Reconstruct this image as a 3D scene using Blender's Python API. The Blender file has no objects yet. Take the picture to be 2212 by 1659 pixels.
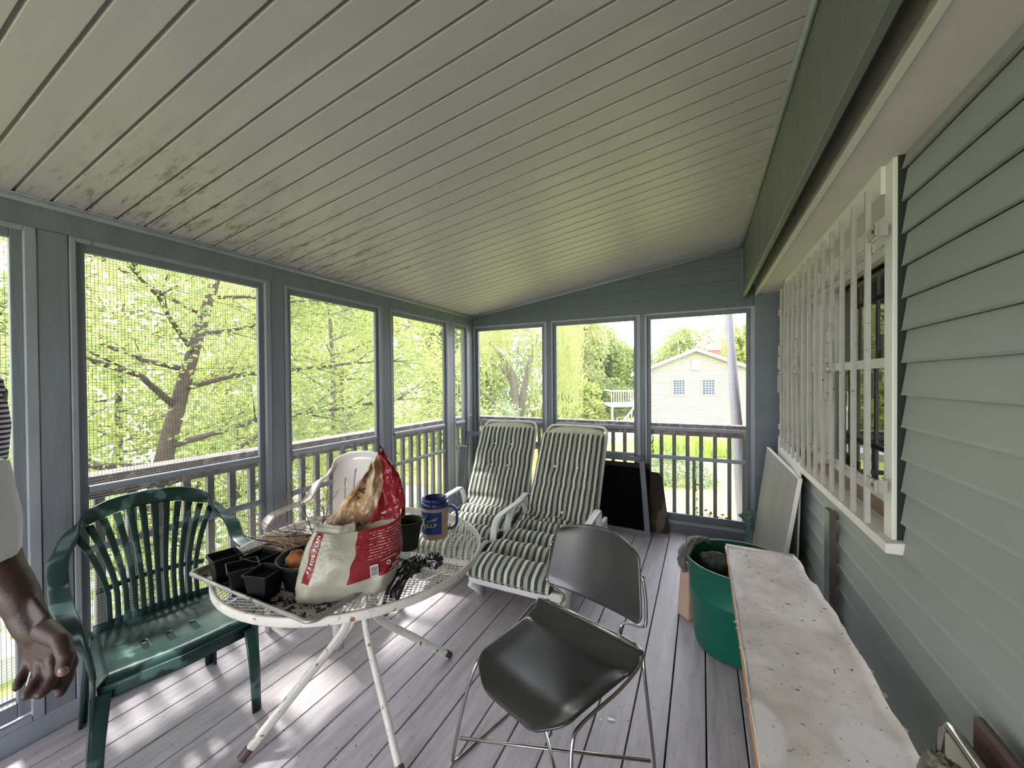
import bpy, math, random
from mathutils import Vector, Matrix, noise
random.seed(7)
S = bpy.context.scene
COL = S.collection
PI = math.pi
R = math.radians

# ------------------------------------------------------------------ camera
CAM_H = 1.45
def make_camera():
    yaw, pit, rol = R(25.81), R(0.58), R(-0.39)
    F = Vector((-math.sin(yaw)*math.cos(pit), math.cos(yaw)*math.cos(pit), -math.sin(pit)))
    R0 = Vector((math.cos(yaw), math.sin(yaw), 0)); U0 = R0.cross(F)
    Rt = R0*math.cos(rol)+U0*math.sin(rol); Up = -R0*math.sin(rol)+U0*math.cos(rol)
    cd = bpy.data.cameras.new('camera'); co = bpy.data.objects.new('camera', cd); COL.objects.link(co)
    cd.sensor_fit = 'HORIZONTAL'; cd.sensor_width = 36.0; cd.lens = 849.0/2212.0*36.0
    cd.clip_start = 0.02; cd.clip_end = 400
    m = Matrix.Identity(4)
    for i in range(3):
        m[i][0] = Rt[i]; m[i][1] = Up[i]; m[i][2] = -F[i]
    m[2][3] = CAM_H
    co.matrix_world = m
    S.camera = co
    return F, Rt
FWD, RGT = make_camera()
def far(depth, px):          # ground position at a given distance, seen at a given bearing
    l = (px-1106)/849.0*depth
    return FWD.x*depth+RGT.x*l, FWD.y*depth+RGT.y*l

# ------------------------------------------------------------------ world, sun, exposure
w = bpy.data.worlds.new('world'); S.world = w; w.use_nodes = True
nt = w.node_tree; bg = nt.nodes['Background']
tc = nt.nodes.new('ShaderNodeTexCoord'); sp = nt.nodes.new('ShaderNodeSeparateXYZ')
rp = nt.nodes.new('ShaderNodeValToRGB'); nt.links.new(tc.outputs['Generated'], sp.inputs[0])
nt.links.new(sp.outputs['Z'], rp.inputs[0]); nt.links.new(rp.outputs[0], bg.inputs[0])
rp.color_ramp.elements[0].position = 0.0; rp.color_ramp.elements[0].color = (0.94, 0.95, 1.0, 1)
rp.color_ramp.elements[1].position = 0.7; rp.color_ramp.elements[1].color = (0.82, 0.87, 1.0, 1)
bg.inputs[1].default_value = 1.35
sd = bpy.data.lights.new('sun', 'SUN'); sd.energy = 2.3; sd.angle = R(6.0); sd.color = (1.0, 0.97, 0.94)
so = bpy.data.objects.new('sun', sd); COL.objects.link(so)
_sd = Vector((math.cos(R(57)), -0.10, -math.sin(R(57)))).normalized()
so.rotation_euler = _sd.to_track_quat('-Z', 'Y').to_euler(); so.location = (-6, 0, 9)
S.view_settings.view_transform = 'Standard'; S.view_settings.look = 'None'
S.view_settings.exposure = 2.80; S.view_settings.gamma = 1.0; S.view_settings.use_curve_mapping = False
S.display_settings.display_device = 'sRGB'

# ------------------------------------------------------------------ materials
MATS = {}
def nodes(name):
    m = bpy.data.materials.new(name); m.use_nodes = True
    t = m.node_tree; b = t.nodes['Principled BSDF']
    MATS[name] = m
    return m, t, b
def N(t, kind, **kw):
    n = t.nodes.new(kind)
    for k, v in kw.items():
        if hasattr(n, k): setattr(n, k, v)
        else: n.inputs[k.replace('_', ' ')].default_value = v
    return n
def c4(c): return (c[0], c[1], c[2], 1)
def mixc(t, fac, a, b):
    n = t.nodes.new('ShaderNodeMix'); n.data_type = 'RGBA'
    if hasattr(fac, 'is_linked') or hasattr(fac, 'links'): t.links.new(fac, n.inputs[0])
    else: n.inputs[0].default_value = fac
    for s, v in ((6, a), (7, b)):
        if isinstance(v, tuple): n.inputs[s].default_value = c4(v)
        else: t.links.new(v, n.inputs[s])
    return n.outputs[2]
def math2(t, op, a, b=None, c=None):
    n = t.nodes.new('ShaderNodeMath'); n.operation = op
    for i, v in enumerate((a, b, c)):
        if v is None: continue
        if isinstance(v, (int, float)): n.inputs[i].default_value = v
        else: t.links.new(v, n.inputs[i])
    return n.outputs[0]
def ramp(t, src, stops, interp='LINEAR'):
    n = t.nodes.new('ShaderNodeValToRGB'); n.color_ramp.interpolation = interp
    el = n.color_ramp.elements
    while len(el) < len(stops): el.new(0.5)
    for e, (p, c) in zip(el, stops):
        e.position = p; e.color = c4(c) if isinstance(c, tuple) else (c, c, c, 1)
    t.links.new(src, n.inputs[0]); return n.outputs[0]
def coords(t, scale=(1, 1, 1), kind='Object'):
    c = t.nodes.new('ShaderNodeTexCoord'); mp = t.nodes.new('ShaderNodeMapping')
    mp.inputs['Scale'].default_value = scale
    t.links.new(c.outputs[kind], mp.inputs[0]); return mp.outputs[0]
def noise_tex(t, vec, scale, detail=4, rough=0.55):
    n = t.nodes.new('ShaderNodeTexNoise'); n.inputs['Scale'].default_value = scale
    n.inputs['Detail'].default_value = detail; n.inputs['Roughness'].default_value = rough
    t.links.new(vec, n.inputs['Vector']); return n.outputs[0]
def bump(t, b, h, strength=0.2, dist=0.01):
    n = t.nodes.new('ShaderNodeBump'); n.inputs['Strength'].default_value = strength
    n.inputs['Distance'].default_value = dist
    t.links.new(h, n.inputs['Height']); t.links.new(n.outputs[0], b.inputs['Normal'])
def pm(name, col, rough=0.6, var=0.12, scale=6, stretch=(1, 1, 1), spot=None, spot_at=0.62, spot_scale=30,
       metal=0.0, bmp=0.0, spec=None, coat=0.0, kind='Object'):
    """painted / plastic / cloth surface: base colour with soft variation, optional small worn spots"""
    m, t, b = nodes(name)
    v = coords(t, stretch, kind)
    n1 = noise_tex(t, v, scale, 5)
    lo = tuple(x*(1-var) for x in col); hi = tuple(min(1, x*(1+var)) for x in col)
    c = ramp(t, n1, [(0.3, lo), (0.7, hi)])
    if spot:
        n2 = noise_tex(t, v, spot_scale, 3, 0.6)
        f = ramp(t, n2, [(spot_at, 0.0), (spot_at+0.05, 1.0)])
        c = mixc(t, f, c, spot)
    t.links.new(c, b.inputs['Base Color'])
    b.inputs['Roughness'].default_value = rough; b.inputs['Metallic'].default_value = metal
    if spec is not None: b.inputs['Specular IOR Level'].default_value = spec
    if coat: b.inputs['Coat Weight'].default_value = coat; b.inputs['Coat Roughness'].default_value = 0.15
    if bmp: bump(t, b, noise_tex(t, v, scale*6, 4), bmp)
    return m
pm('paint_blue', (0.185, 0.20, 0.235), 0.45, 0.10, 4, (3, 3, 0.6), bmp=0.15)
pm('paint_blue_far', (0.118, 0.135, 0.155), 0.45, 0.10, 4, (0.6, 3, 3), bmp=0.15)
pm('paint_edge', (0.27, 0.29, 0.33), 0.4, 0.10, 5, (3, 3, 0.6), spot=(0.16, 0.12, 0.09), spot_at=0.68, spot_scale=18)
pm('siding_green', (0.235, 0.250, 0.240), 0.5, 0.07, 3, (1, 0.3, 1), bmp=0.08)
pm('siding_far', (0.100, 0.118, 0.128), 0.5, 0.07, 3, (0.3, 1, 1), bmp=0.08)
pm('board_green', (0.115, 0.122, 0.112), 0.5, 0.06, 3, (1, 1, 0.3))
pm('white_paint', (0.62, 0.58, 0.55), 0.5, 0.06, 5, spot=(0.30, 0.25, 0.17), spot_at=0.70, spot_scale=9)
pm('soffit_white', (0.56, 0.50, 0.52), 0.6, 0.05, 3)
pm('trim_white', (0.60, 0.59, 0.55), 0.35, 0.04, 5)
pm('old_white_metal', (0.36, 0.345, 0.32), 0.5, 0.08, 12, spot=(0.20, 0.11, 0.06), spot_at=0.66, spot_scale=45)
pm('table_metal', (0.62, 0.60, 0.55), 0.5, 0.10, 12, spot=(0.24, 0.11, 0.04), spot_at=0.62, spot_scale=38)
pm('dark_gap', (0.02, 0.022, 0.022), 0.9, 0.1, 4)
pm('weathered_wood', (0.20, 0.155, 0.13), 0.85, 0.4, 9, (1, 1, 1), spot=(0.42, 0.36, 0.33), spot_at=0.55, spot_scale=22, bmp=0.4)
pm('dark_baluster', (0.16, 0.15, 0.145), 0.7, 0.25, 9, (2, 2, 0.5))
pm('green_plastic', (0.010, 0.036, 0.030), 0.33, 0.35, 7, spot=(0.085, 0.165, 0.15), spot_at=0.60, spot_scale=5, bmp=0.03, spec=0.45)
pm('white_plastic', (0.66, 0.60, 0.56), 0.4, 0.05, 6)
pm('resin_white', (0.66, 0.66, 0.62), 0.38, 0.05, 6, spot=(0.34, 0.32, 0.26), spot_at=0.69, spot_scale=14)
pm('resin_cream', (0.55, 0.52, 0.40), 0.45, 0.10, 9)
pm('grey_shell', (0.024, 0.0235, 0.023), 0.32, 0.20, 8, bmp=0.02, spec=0.65, coat=0.15)
pm('chrome', (0.40, 0.38, 0.36), 0.22, 0.10, 20, metal=1.0)
pm('tub_green', (0.006, 0.105, 0.068), 0.4, 0.10, 6, spec=0.3)
pm('tub_inside', (0.003, 0.080, 0.045), 0.4, 0.10, 6)
pm('tub_rim', (0.40, 0.46, 0.40), 0.5, 0.2, 20)
pm('dark_cloth', (0.045, 0.05, 0.042), 0.85, 0.5, 16, bmp=0.5)
pm('grey_cloth', (0.16, 0.155, 0.145), 0.9, 0.45, 18, bmp=0.5)
pm('peach_cloth', (0.50, 0.34, 0.26), 0.9, 0.12, 9, bmp=0.2)
pm('pale_green_cloth', (0.10, 0.155, 0.135), 0.9, 0.3, 10, bmp=0.5)
pm('khaki_leather', (0.13, 0.115, 0.085), 0.7, 0.3, 14, bmp=0.3)
pm('beige_board', (0.34, 0.30, 0.25), 0.6, 0.10, 7)
pm('brown_plastic', (0.07, 0.035, 0.028), 0.45, 0.15, 7)
pm('grey_board', (0.20, 0.18, 0.178), 0.6, 0.14, 4, (2, 2, 0.3))
pm('black_board', (0.003, 0.003, 0.003), 0.9, 0.2, 6, spec=0.05)
pm('dark_wood', (0.028, 0.020, 0.016), 0.85, 0.55, 7, (1, 1, 0.4), spot=(0.12, 0.10, 0.085), spot_at=0.58, spot_scale=6)
pm('frame_grey', (0.125, 0.14, 0.16), 0.5, 0.10, 6)
pm('dark_green_strip', (0.045, 0.07, 0.075), 0.4, 0.15, 6)
pm('pot_black', (0.004, 0.004, 0.0045), 0.42, 0.15, 9, spec=0.22)
pm('pot_olive', (0.024, 0.024, 0.016), 0.55, 0.15, 9, spec=0.25)
pm('soil', (0.007, 0.0045, 0.003), 0.95, 0.6, 60, spot=(0.10, 0.055, 0.03), spot_at=0.66, spot_scale=90, bmp=1.0, spec=0.05)
pm('tray_metal', (0.36, 0.34, 0.31), 0.42, 0.22, 14, metal=0.6, spot=(0.14, 0.09, 0.06), spot_at=0.64, spot_scale=25)
pm('tray_pan', (0.45, 0.41, 0.39), 0.6, 0.2, 14, spot=(0.03, 0.02, 0.018), spot_at=0.50, spot_scale=34)
pm('bulb_brown', (0.30, 0.115, 0.035), 0.85, 0.5, 35, (1, 1, 0.3), bmp=0.6)
pm('bulb_tan', (0.42, 0.27, 0.13), 0.85, 0.3, 25, bmp=0.4)
pm('twig_tan', (0.36, 0.24, 0.17), 0.8, 0.25, 30)
pm('twig_dark', (0.07, 0.035, 0.03), 0.8, 0.25, 30)
pm('mug_blue', (0.012, 0.022, 0.17), 0.28, 0.10, 9, coat=0.3)
pm('mug_tan', (0.46, 0.33, 0.23), 0.4, 0.06, 9)
pm('mug_label', (0.012, 0.045, 0.25), 0.35, 0.30, 14)
pm('mug_inside', (0.004, 0.004, 0.010), 0.3, 0.1, 9)
pm('ink_yellow', (0.50, 0.62, 0.18), 0.5, 0.05, 5)
pm('ink_cream', (0.62, 0.50, 0.36), 0.5, 0.05, 5)
pm('ink_pale', (0.80, 0.76, 0.70), 0.5, 0.05, 5)
pm('ink_black', (0.012, 0.012, 0.014), 0.5, 0.05, 5)
pm('black_film', (0.006, 0.006, 0.008), 0.15, 0.2, 9, spec=0.9)
pm('bark', (0.065, 0.045, 0.034), 0.9, 0.35, 12, bmp=0.5)
pm('bark_grey', (0.12, 0.10, 0.085), 0.9, 0.3, 8, bmp=0.5)
pm('house_cream', (0.33, 0.32, 0.265), 0.8, 0.03, 3)
pm('house_white', (0.5, 0.5, 0.48), 0.7, 0.03, 3)
pm('house_glass', (0.07, 0.09, 0.12), 0.5, 0.1, 3, spec=0.2)
pm('roof_grey', (0.22, 0.21, 0.20), 0.9, 0.1, 5)
pm('brick_red', (0.42, 0.12, 0.09), 0.9, 0.2, 9)
pm('driveway_pale', (0.42, 0.42, 0.42), 0.9, 0.08, 1)
pm('bin_green', (0.02, 0.17, 0.12), 0.6, 0.1, 3)
pm('fence_wire', (0.48, 0.49, 0.47), 0.5, 0.1, 3)
pm('peeling_post', (0.115, 0.11, 0.12), 0.7, 0.10, 6, (1, 1, 0.3), spot=(0.10, 0.055, 0.035), spot_at=0.66, spot_scale=2)
pm('skin', (0.036, 0.014, 0.010), 0.5, 0.16, 22, bmp=0.12)
pm('nail', (0.22, 0.12, 0.095), 0.35, 0.05, 9)
pm('hair_black', (0.012, 0.010, 0.010), 0.8, 0.3, 40, bmp=0.6)
pm('shirt_white', (0.62, 0.60, 0.62), 0.85, 0.06, 7, bmp=0.2)
pm('trouser_navy', (0.03, 0.035, 0.05), 0.85, 0.1, 7)
pm('shoe_black', (0.02, 0.02, 0.02), 0.5, 0.1, 7)
pm('interior_dark', (0.045, 0.043, 0.040), 0.9, 0.2, 2)
pm('chalk', (0.75, 0.72, 0.62), 0.6, 0.05, 9)
pm('wire_grey', (0.20, 0.21, 0.21), 0.5, 0.1, 3)

# floor boards: painted lavender grey, worn streaks and specks
m, t, b = nodes('deck_paint')
v = coords(t, (6, 0.7, 1)); n1 = noise_tex(t, v, 5, 6, 0.6)
c = ramp(t, n1, [(0.32, (0.31, 0.285, 0.30)), (0.68, (0.50, 0.455, 0.475))])
v2 = coords(t); n2 = noise_tex(t, v2, 1.3, 3); c = mixc(t, ramp(t, n2, [(0.45, 0.0), (0.7, 0.5)]), c, (0.35, 0.32, 0.31))
n3 = noise_tex(t, v2, 55, 2, 0.5); c = mixc(t, ramp(t, n3, [(0.70, 0.0), (0.74, 1.0)]), c, (0.12, 0.09, 0.07))
n4 = noise_tex(t, v2, 16, 5, 0.7); c = mixc(t, ramp(t, n4, [(0.60, 0.0), (0.75, 0.45)]), c, (0.20, 0.18, 0.17))
t.links.new(c, b.inputs['Base Color'])
t.links.new(ramp(t, n1, [(0.3, 0.34), (0.7, 0.58)]), b.inputs['Roughness']); bump(t, b, n1, 0.25, 0.004)

# ceiling boards: pale grey-green with rust and mould near the eave
m, t, b = nodes('ceiling_paint')
v = coords(t, (0.5, 3, 1)); n1 = noise_tex(t, v, 4, 4)
c = ramp(t, n1, [(0.3, (0.375, 0.350, 0.405)), (0.7, (0.42, 0.392, 0.45))])
g = t.nodes.new('ShaderNodeTexCoord'); sx = t.nodes.new('ShaderNodeSeparateXYZ'); t.links.new(g.outputs['Object'], sx.inputs[0])
ex = ramp(t, math2(t, 'MULTIPLY_ADD', sx.outputs['X'], -1.0/0.95, -1.55), [(0.0, 0.0), (0.55, 0.75), (1.0, 1.0)])
ey = ramp(t, math2(t, 'MULTIPLY_ADD', sx.outputs['Y'], 1/3.2, 0.0), [(0.12, 0.0), (0.26, 1.0), (0.62, 1.0), (0.9, 0.0)])
ns = noise_tex(t, coords(t, (1.5, 8, 1)), 3.6, 10, 0.78)
st = math2(t, 'MULTIPLY', math2(t, 'MULTIPLY', ex, ey), ramp(t, ns, [(0.53, 0.0), (0.60, 1.0)]))
c = mixc(t, st, c, (0.15, 0.085, 0.035))
nm = noise_tex(t, coords(t, (1, 3, 1)), 7, 8, 0.75)
c = mixc(t, math2(t, 'MULTIPLY', math2(t, 'MULTIPLY', ex, ey), ramp(t, nm, [(0.56, 0.0), (0.68, 0.8)])), c, (0.13, 0.13, 0.10))
t.links.new(c, b.inputs['Base Color']); b.inputs['Roughness'].default_value = 0.42
bump(t, b, n1, 0.2, 0.004)

# cardboard top: pale, water rings, black specks
m, t, b = nodes('cardboard')
v = coords(t); n1 = noise_tex(t, v, 5, 6, 0.65)
c = ramp(t, n1, [(0.35, (0.56, 0.47, 0.43)), (0.65, (0.80, 0.72, 0.69))])
vo = t.nodes.new('ShaderNodeTexVoronoi'); vo.inputs['Scale'].default_value = 2.6; t.links.new(coords(t, (1.3, 0.9, 1)), vo.inputs['Vector'])
d2 = math2(t, 'ADD', vo.outputs['Distance'], math2(t, 'MULTIPLY', noise_tex(t, v, 14, 3), 0.10))
c = mixc(t, ramp(t, d2, [(0.28, 0.75), (0.33, 0.0)]), c, (0.82, 0.78, 0.79))
c = mixc(t, ramp(t, noise_tex(t, coords(t, (1, 0.8, 1)), 22, 6, 0.8), [(0.61, 0.0), (0.66, 0.9)]), c, (0.09, 0.07, 0.06))
c = mixc(t, ramp(t, noise_tex(t, v, 60, 3, 0.6), [(0.66, 0.0), (0.70, 0.9)]), c, (0.07, 0.05, 0.04))
t.links.new(c, b.inputs['Base Color']); b.inputs['Roughness'].default_value = 0.75
bump(t, b, n1, 0.3, 0.01)
pm('cardboard_side', (0.45, 0.24, 0.12), 0.85, 0.3, 9)
pm('cardboard_torn', (0.62, 0.56, 0.50), 0.85, 0.2, 15)

# striped cushion cloth (u of the UV map runs across the cushion)
def stripes(name, g1, cream, gr):
    m, t, b = nodes(name)
    uv = t.nodes.new('ShaderNodeUVMap'); s = t.nodes.new('ShaderNodeSeparateXYZ'); t.links.new(uv.outputs[0], s.inputs[0])
    fr = math2(t, 'FRACT', math2(t, 'MULTIPLY', s.outputs[0], 6.6))
    c = ramp(t, fr, [(0.0, g1), (0.23, cream), (0.46, g1), (0.69, gr), (0.76, cream), (0.79, gr), (0.84, cream), (0.87, gr), (0.92, cream), (0.95, gr)], 'CONSTANT')
    n = noise_tex(t, coords(t), 40, 3)
    c = mixc(t, ramp(t, n, [(0.35, 0.0), (0.7, 0.16)]), c, (0.30, 0.27, 0.22))
    t.links.new(c, b.inputs['Base Color']); b.inputs['Roughness'].default_value = 0.9
    bump(t, b, noise_tex(t, coords(t), 14, 5, 0.7), 0.35, 0.012)
stripes('stripe_cloth', (0.007, 0.038, 0.026), (0.62, 0.53, 0.46), (0.20, 0.22, 0.175))

# striped navy / white knit
m, t, b = nodes('knit_stripe')
s = t.nodes.new('ShaderNodeSeparateXYZ'); t.links.new(coords(t), s.inputs[0])
c = ramp(t, math2(t, 'FRACT', math2(t, 'MULTIPLY', s.outputs[2], 62.0)), [(0.0, (0.02, 0.025, 0.05)), (0.5, (0.62, 0.60, 0.62))], 'CONSTANT')
t.links.new(c, b.inputs['Base Color']); b.inputs['Roughness'].default_value = 0.9

# leaves: mix of diffuse and translucent
def leaf(name, a, bcol, tr=0.45):
    m = bpy.data.materials.new(name); m.use_nodes = True; MATS[name] = m
    t = m.node_tree; t.nodes.clear()
    out = t.nodes.new('ShaderNodeOutputMaterial'); d = t.nodes.new('ShaderNodeBsdfDiffuse'); tr_ = t.nodes.new('ShaderNodeBsdfTranslucent')
    mx = t.nodes.new('ShaderNodeMixShader'); mx.inputs[0].default_value = tr
    n = noise_tex(t, coords(t), 1.6, 3); c = ramp(t, n, [(0.35, a), (0.65, bcol)])
    t.links.new(c, d.inputs[0]); c2 = mixc(t, 0.30, c, (0.62, 0.68, 0.26)); t.links.new(c2, tr_.inputs[0])
    t.links.new(d.outputs[0], mx.inputs[1]); t.links.new(tr_.outputs[0], mx.inputs[2]); t.links.new(mx.outputs[0], out.inputs[0])
leaf('leaf_near', (0.13, 0.175, 0.065), (0.33, 0.39, 0.145))
leaf('leaf_yellow', (0.24, 0.29, 0.08), (0.42, 0.45, 0.14))
leaf('leaf_far', (0.15, 0.21, 0.10), (0.27, 0.33, 0.15), 0.3)
leaf('leaf_willow', (0.27, 0.30, 0.12), (0.38, 0.40, 0.17), 0.35)
leaf('leaf_shrub', (0.16, 0.22, 0.12), (0.32, 0.38, 0.24), 0.2)
leaf('leaf_ivy', (0.03, 0.06, 0.02), (0.06, 0.12, 0.03), 0.2)
leaf('leaf_blade', (0.28, 0.44, 0.08), (0.40, 0.54, 0.14), 0.35)

m, t, b = nodes('lawn')
v = coords(t); n1 = noise_tex(t, v, 0.6, 5, 0.6); n2 = noise_tex(t, v, 12, 4, 0.7)
c = ramp(t, n1, [(0.35, (0.30, 0.315, 0.075)), (0.65, (0.37, 0.385, 0.09))])
c = mixc(t, ramp(t, n2, [(0.35, 0.0), (0.7, 0.4)]), c, (0.16, 0.26, 0.03))
t.links.new(c, b.inputs['Base Color']); b.inputs['Roughness'].default_value = 0.95

# window glass
m = bpy.data.materials.new('glass'); m.use_nodes = True; MATS['glass'] = m
t = m.node_tree; t.nodes.clear()
out = t.nodes.new('ShaderNodeOutputMaterial'); tp = t.nodes.new('ShaderNodeBsdfTransparent'); gl = t.nodes.new('ShaderNodeBsdfGlossy')
gl.inputs['Roughness'].default_value = 0.0; fr = t.nodes.new('ShaderNodeFresnel'); fr.inputs[0].default_value = 1.7
mx = t.nodes.new('ShaderNodeMixShader'); tp.inputs[0].default_value = (0.8, 0.84, 0.82, 1)
t.links.new(fr.outputs[0], mx.inputs[0]); t.links.new(tp.outputs[0], mx.inputs[1]); t.links.new(gl.outputs[0], mx.inputs[2]); t.links.new(mx.outputs[0], out.inputs[0])

# potting mix bag: regions of the film follow the UV map of the bag (u round the bag, v upward)
m, t, b = nodes('bag_film')
uv = t.nodes.new('ShaderNodeUVMap'); s = t.nodes.new('ShaderNodeSeparateXYZ'); t.links.new(uv.outputs[0], s.inputs[0])
U, V = s.outputs[0], s.outputs[1]
def band(t, x, a, bb):
    return math2(t, 'MULTIPLY', math2(t, 'GREATER_THAN', x, a), math2(t, 'LESS_THAN', x, bb))
base = ramp(t, noise_tex(t, coords(t), 7, 4), [(0.3, (0.33, 0.32, 0.25)), (0.7, (0.44, 0.42, 0.35))])
wob = math2(t, 'MULTIPLY', noise_tex(t, coords(t), 12, 2), 0.012)
Uw = math2(t, 'ADD', U, wob)
red = (0.20, 0.007, 0.016)
c = mixc(t, math2(t, 'MULTIPLY', band(t, Uw, 0.100, 0.150), math2(t, 'GREATER_THAN', V, 0.34)), base, red)
c = mixc(t, math2(t, 'MULTIPLY', band(t, Uw, 0.255, 0.60), math2(t, 'GREATER_THAN', V, 0.30)), c, red)
tx = math2(t, 'MULTIPLY', band(t, math2(t, 'FRACT', math2(t, 'MULTIPLY', V, 26.0)), 0.30, 0.55), ramp(t, noise_tex(t, coords(t, (1, 1, 0.2)), 260, 2), [(0.45, 0.0), (0.52, 0.75)]))
c = mixc(t, math2(t, 'MULTIPLY', tx, math2(t, 'MULTIPLY', band(t, Uw, 0.275, 0.56), band(t, V, 0.56, 0.95))), c, (0.72, 0.55, 0.52))
t.links.new(c, b.inputs['Base Color']); b.inputs['Roughness'].default_value = 0.24
bump(t, b, noise_tex(t, coords(t, (1, 1, 1.6)), 16, 5, 0.6), 0.55, 0.012)
m, t, b = nodes('bag_picture')
uv = t.nodes.new('ShaderNodeUVMap'); s = t.nodes.new('ShaderNodeSeparateXYZ'); t.links.new(uv.outputs[0], s.inputs[0])
n1 = noise_tex(t, coords(t), 9, 4)
c = ramp(t, n1, [(0.35, (0.30, 0.16, 0.05)), (0.5, (0.52, 0.34, 0.20)), (0.68, (0.56, 0.42, 0.30))])
c = mixc(t, ramp(t, s.outputs[1], [(0.0, 1.0), (0.32, 0.0)]), c, (0.10, 0.025, 0.012))
c = mixc(t, math2(t, 'GREATER_THAN', math2(t, 'ADD', s.outputs[0], math2(t, 'MULTIPLY', s.outputs[1], -0.25)), 0.55), c, red)
t.links.new(c, b.inputs['Base Color']); b.inputs['Roughness'].default_value = 0.22
bump(t, b, noise_tex(t, coords(t, (1, 1, 0.6)), 18, 5, 0.6), 0.6, 0.012)
# ------------------------------------------------------------------ mesh builder
class MB:
    def __init__(s): s.v = []; s.f = []; s.uv = {}; s.mi = []
    def add(s, vs, fs, uvs=None):
        o = len(s.v); s.v += [tuple(p) for p in vs]
        for k, f in enumerate(fs):
            s.f.append(tuple(i+o for i in f))
            if uvs: s.uv[len(s.f)-1] = [uvs[i] for i in f]
        return s
    def box(s, x0, x1, y0, y1, z0, z1):
        vs = [(x, y, z) for x in (x0, x1) for y in (y0, y1) for z in (z0, z1)]
        return s.add(vs, [(0, 1, 3, 2), (4, 6, 7, 5), (0, 4, 5, 1), (2, 3, 7, 6), (0, 2, 6, 4), (1, 5, 7, 3)])
    def hexa(s, p):      # eight corners: bottom ring 0-3, top ring 4-7
        return s.add(p, [(3, 2, 1, 0), (4, 5, 6, 7), (0, 1, 5, 4), (1, 2, 6, 5), (2, 3, 7, 6), (3, 0, 4, 7)])
    def beam(s, p, q, w, h, up=(0, 0, 1)):
        p, q = Vector(p), Vector(q); d = (q-p).normalized(); u = Vector(up)
        sd = d.cross(u)
        if sd.length < 1e-4: sd = d.cross(Vector((1, 0, 0)))
        sd.normalize(); u = sd.cross(d).normalized()
        a, b = sd*w/2, u*h/2
        return s.hexa([p-a-b, p+a-b, p+a+b, p-a+b, q-a-b, q+a-b, q+a+b, q-a+b])
    def loft(s, rings, cap=True, closed=False, uvs=None):
        n = len(rings[0]); o = len(s.v)
        for r in rings: s.v += [tuple(p) for p in r]
        m = len(rings)
        for i in range(m if closed else m-1):
            for j in range(n):
                a, b = o+i*n+j, o+i*n+(j+1) % n; c, d = o+((i+1) % m)*n+(j+1) % n, o+((i+1) % m)*n+j
                s.f.append((a, b, c, d))
                if uvs: s.uv[len(s.f)-1] = [uvs(i, j), uvs(i, j+1), uvs(i+1, j+1), uvs(i+1, j)]
        if cap and not closed:
            s.f.append(tuple(o+j for j in range(n))[::-1]); s.f.append(tuple(o+(m-1)*n+j for j in range(n)))
        return s
    def tube(s, pts, r, n=8, cap=True, closed=False, flat=None, round_end=False):
        pts = [Vector(p) for p in pts]; m = len(pts)
        rs = list(r) if isinstance(r, (list, tuple)) else [r]*m
        if round_end:
            d0 = (pts[0]-pts[1]).normalized(); d1 = (pts[-1]-pts[-2]).normalized()
            r0, r1 = rs[0], rs[-1]
            pts = [pts[0]+d0*r0*0.95, pts[0]+d0*r0*0.7]+pts+[pts[-1]+d1*r1*0.7, pts[-1]+d1*r1*0.95]
            rs = [r0*0.25, r0*0.72]+rs+[r1*0.72, r1*0.25]; m = len(pts)
        rings = []; up = None
        for i in range(m):
            if closed: d = pts[(i+1) % m]-pts[i-1]
            else: d = pts[min(i+1, m-1)]-pts[max(i-1, 0)]
            d.normalize()
            if up is None:
                up = Vector((0, 0, 1)) if abs(d.z) < 0.9 else Vector((1, 0, 0))
            up = (up-d*up.dot(d)); up.normalize(); sd = d.cross(up)
            fx, fy = flat if flat else (1, 1)
            rings.append([pts[i]+sd*math.cos(a)*rs[i]*fx+up*math.sin(a)*rs[i]*fy for a in [2*PI*k/n for k in range(n)]])
        return s.loft(rings, cap, closed)
    def ribbon(s, pts, wv, th, n=10, cap=True):
        """bar of rounded section along pts; wv = full width vector at each point, th = thickness"""
        m = len(pts); rings = []
        for i in range(m):
            p = Vector(pts[i]); d = (Vector(pts[min(i+1, m-1)])-Vector(pts[max(i-1, 0)])).normalized()
            w_ = Vector(wv[i]) if not isinstance(wv[0], (int, float)) else Vector(wv)
            L = w_.length; w_ = w_-d*w_.dot(d); w_.normalize(); w_ *= L/2
            t_ = th[i] if isinstance(th, (list, tuple)) else th
            nn = d.cross(w_).normalized()*t_/2
            ring = []
            for k in range(n):
                a = 2*PI*(k+0.5)/n; ca, sa = math.cos(a), math.sin(a)
                ca = math.copysign(abs(ca)**0.45, ca); sa = math.copysign(abs(sa)**0.45, sa)
                ring.append(p+w_*ca+nn*sa)
            rings.append(ring)
        return s.loft(rings, cap)
    def lathe(s, prof, n=32, c=(0, 0, 0)):
        rings = [[(c[0]+r*math.cos(2*PI*k/n), c[1]+r*math.sin(2*PI*k/n), c[2]+z) for k in range(n)] for r, z in prof]
        return s.loft(rings, False)
    def grid(s, fn, nu, nv, uv=True, skip=None):
        vs = []; uvs = []
        for j in range(nv+1):
            for i in range(nu+1):
                vs.append(tuple(fn(i/nu, j/nv))); uvs.append((i/nu, j/nv))
        fs = []
        for j in range(nv):
            for i in range(nu):
                if skip and skip((i+0.5)/nu, (j+0.5)/nv): continue
                a = j*(nu+1)+i; fs.append((a, a+1, a+nu+2, a+nu+1))
        return s.add(vs, fs, uvs if uv else None)
    def disc(s, c, r, n=24, nz=1):
        vs = [(c[0]+r*math.cos(2*PI*k/n), c[1]+r*math.sin(2*PI*k/n), c[2]) for k in range(n)]
        return s.add(vs, [tuple(range(n)) if nz > 0 else tuple(range(n))[::-1]])
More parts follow.
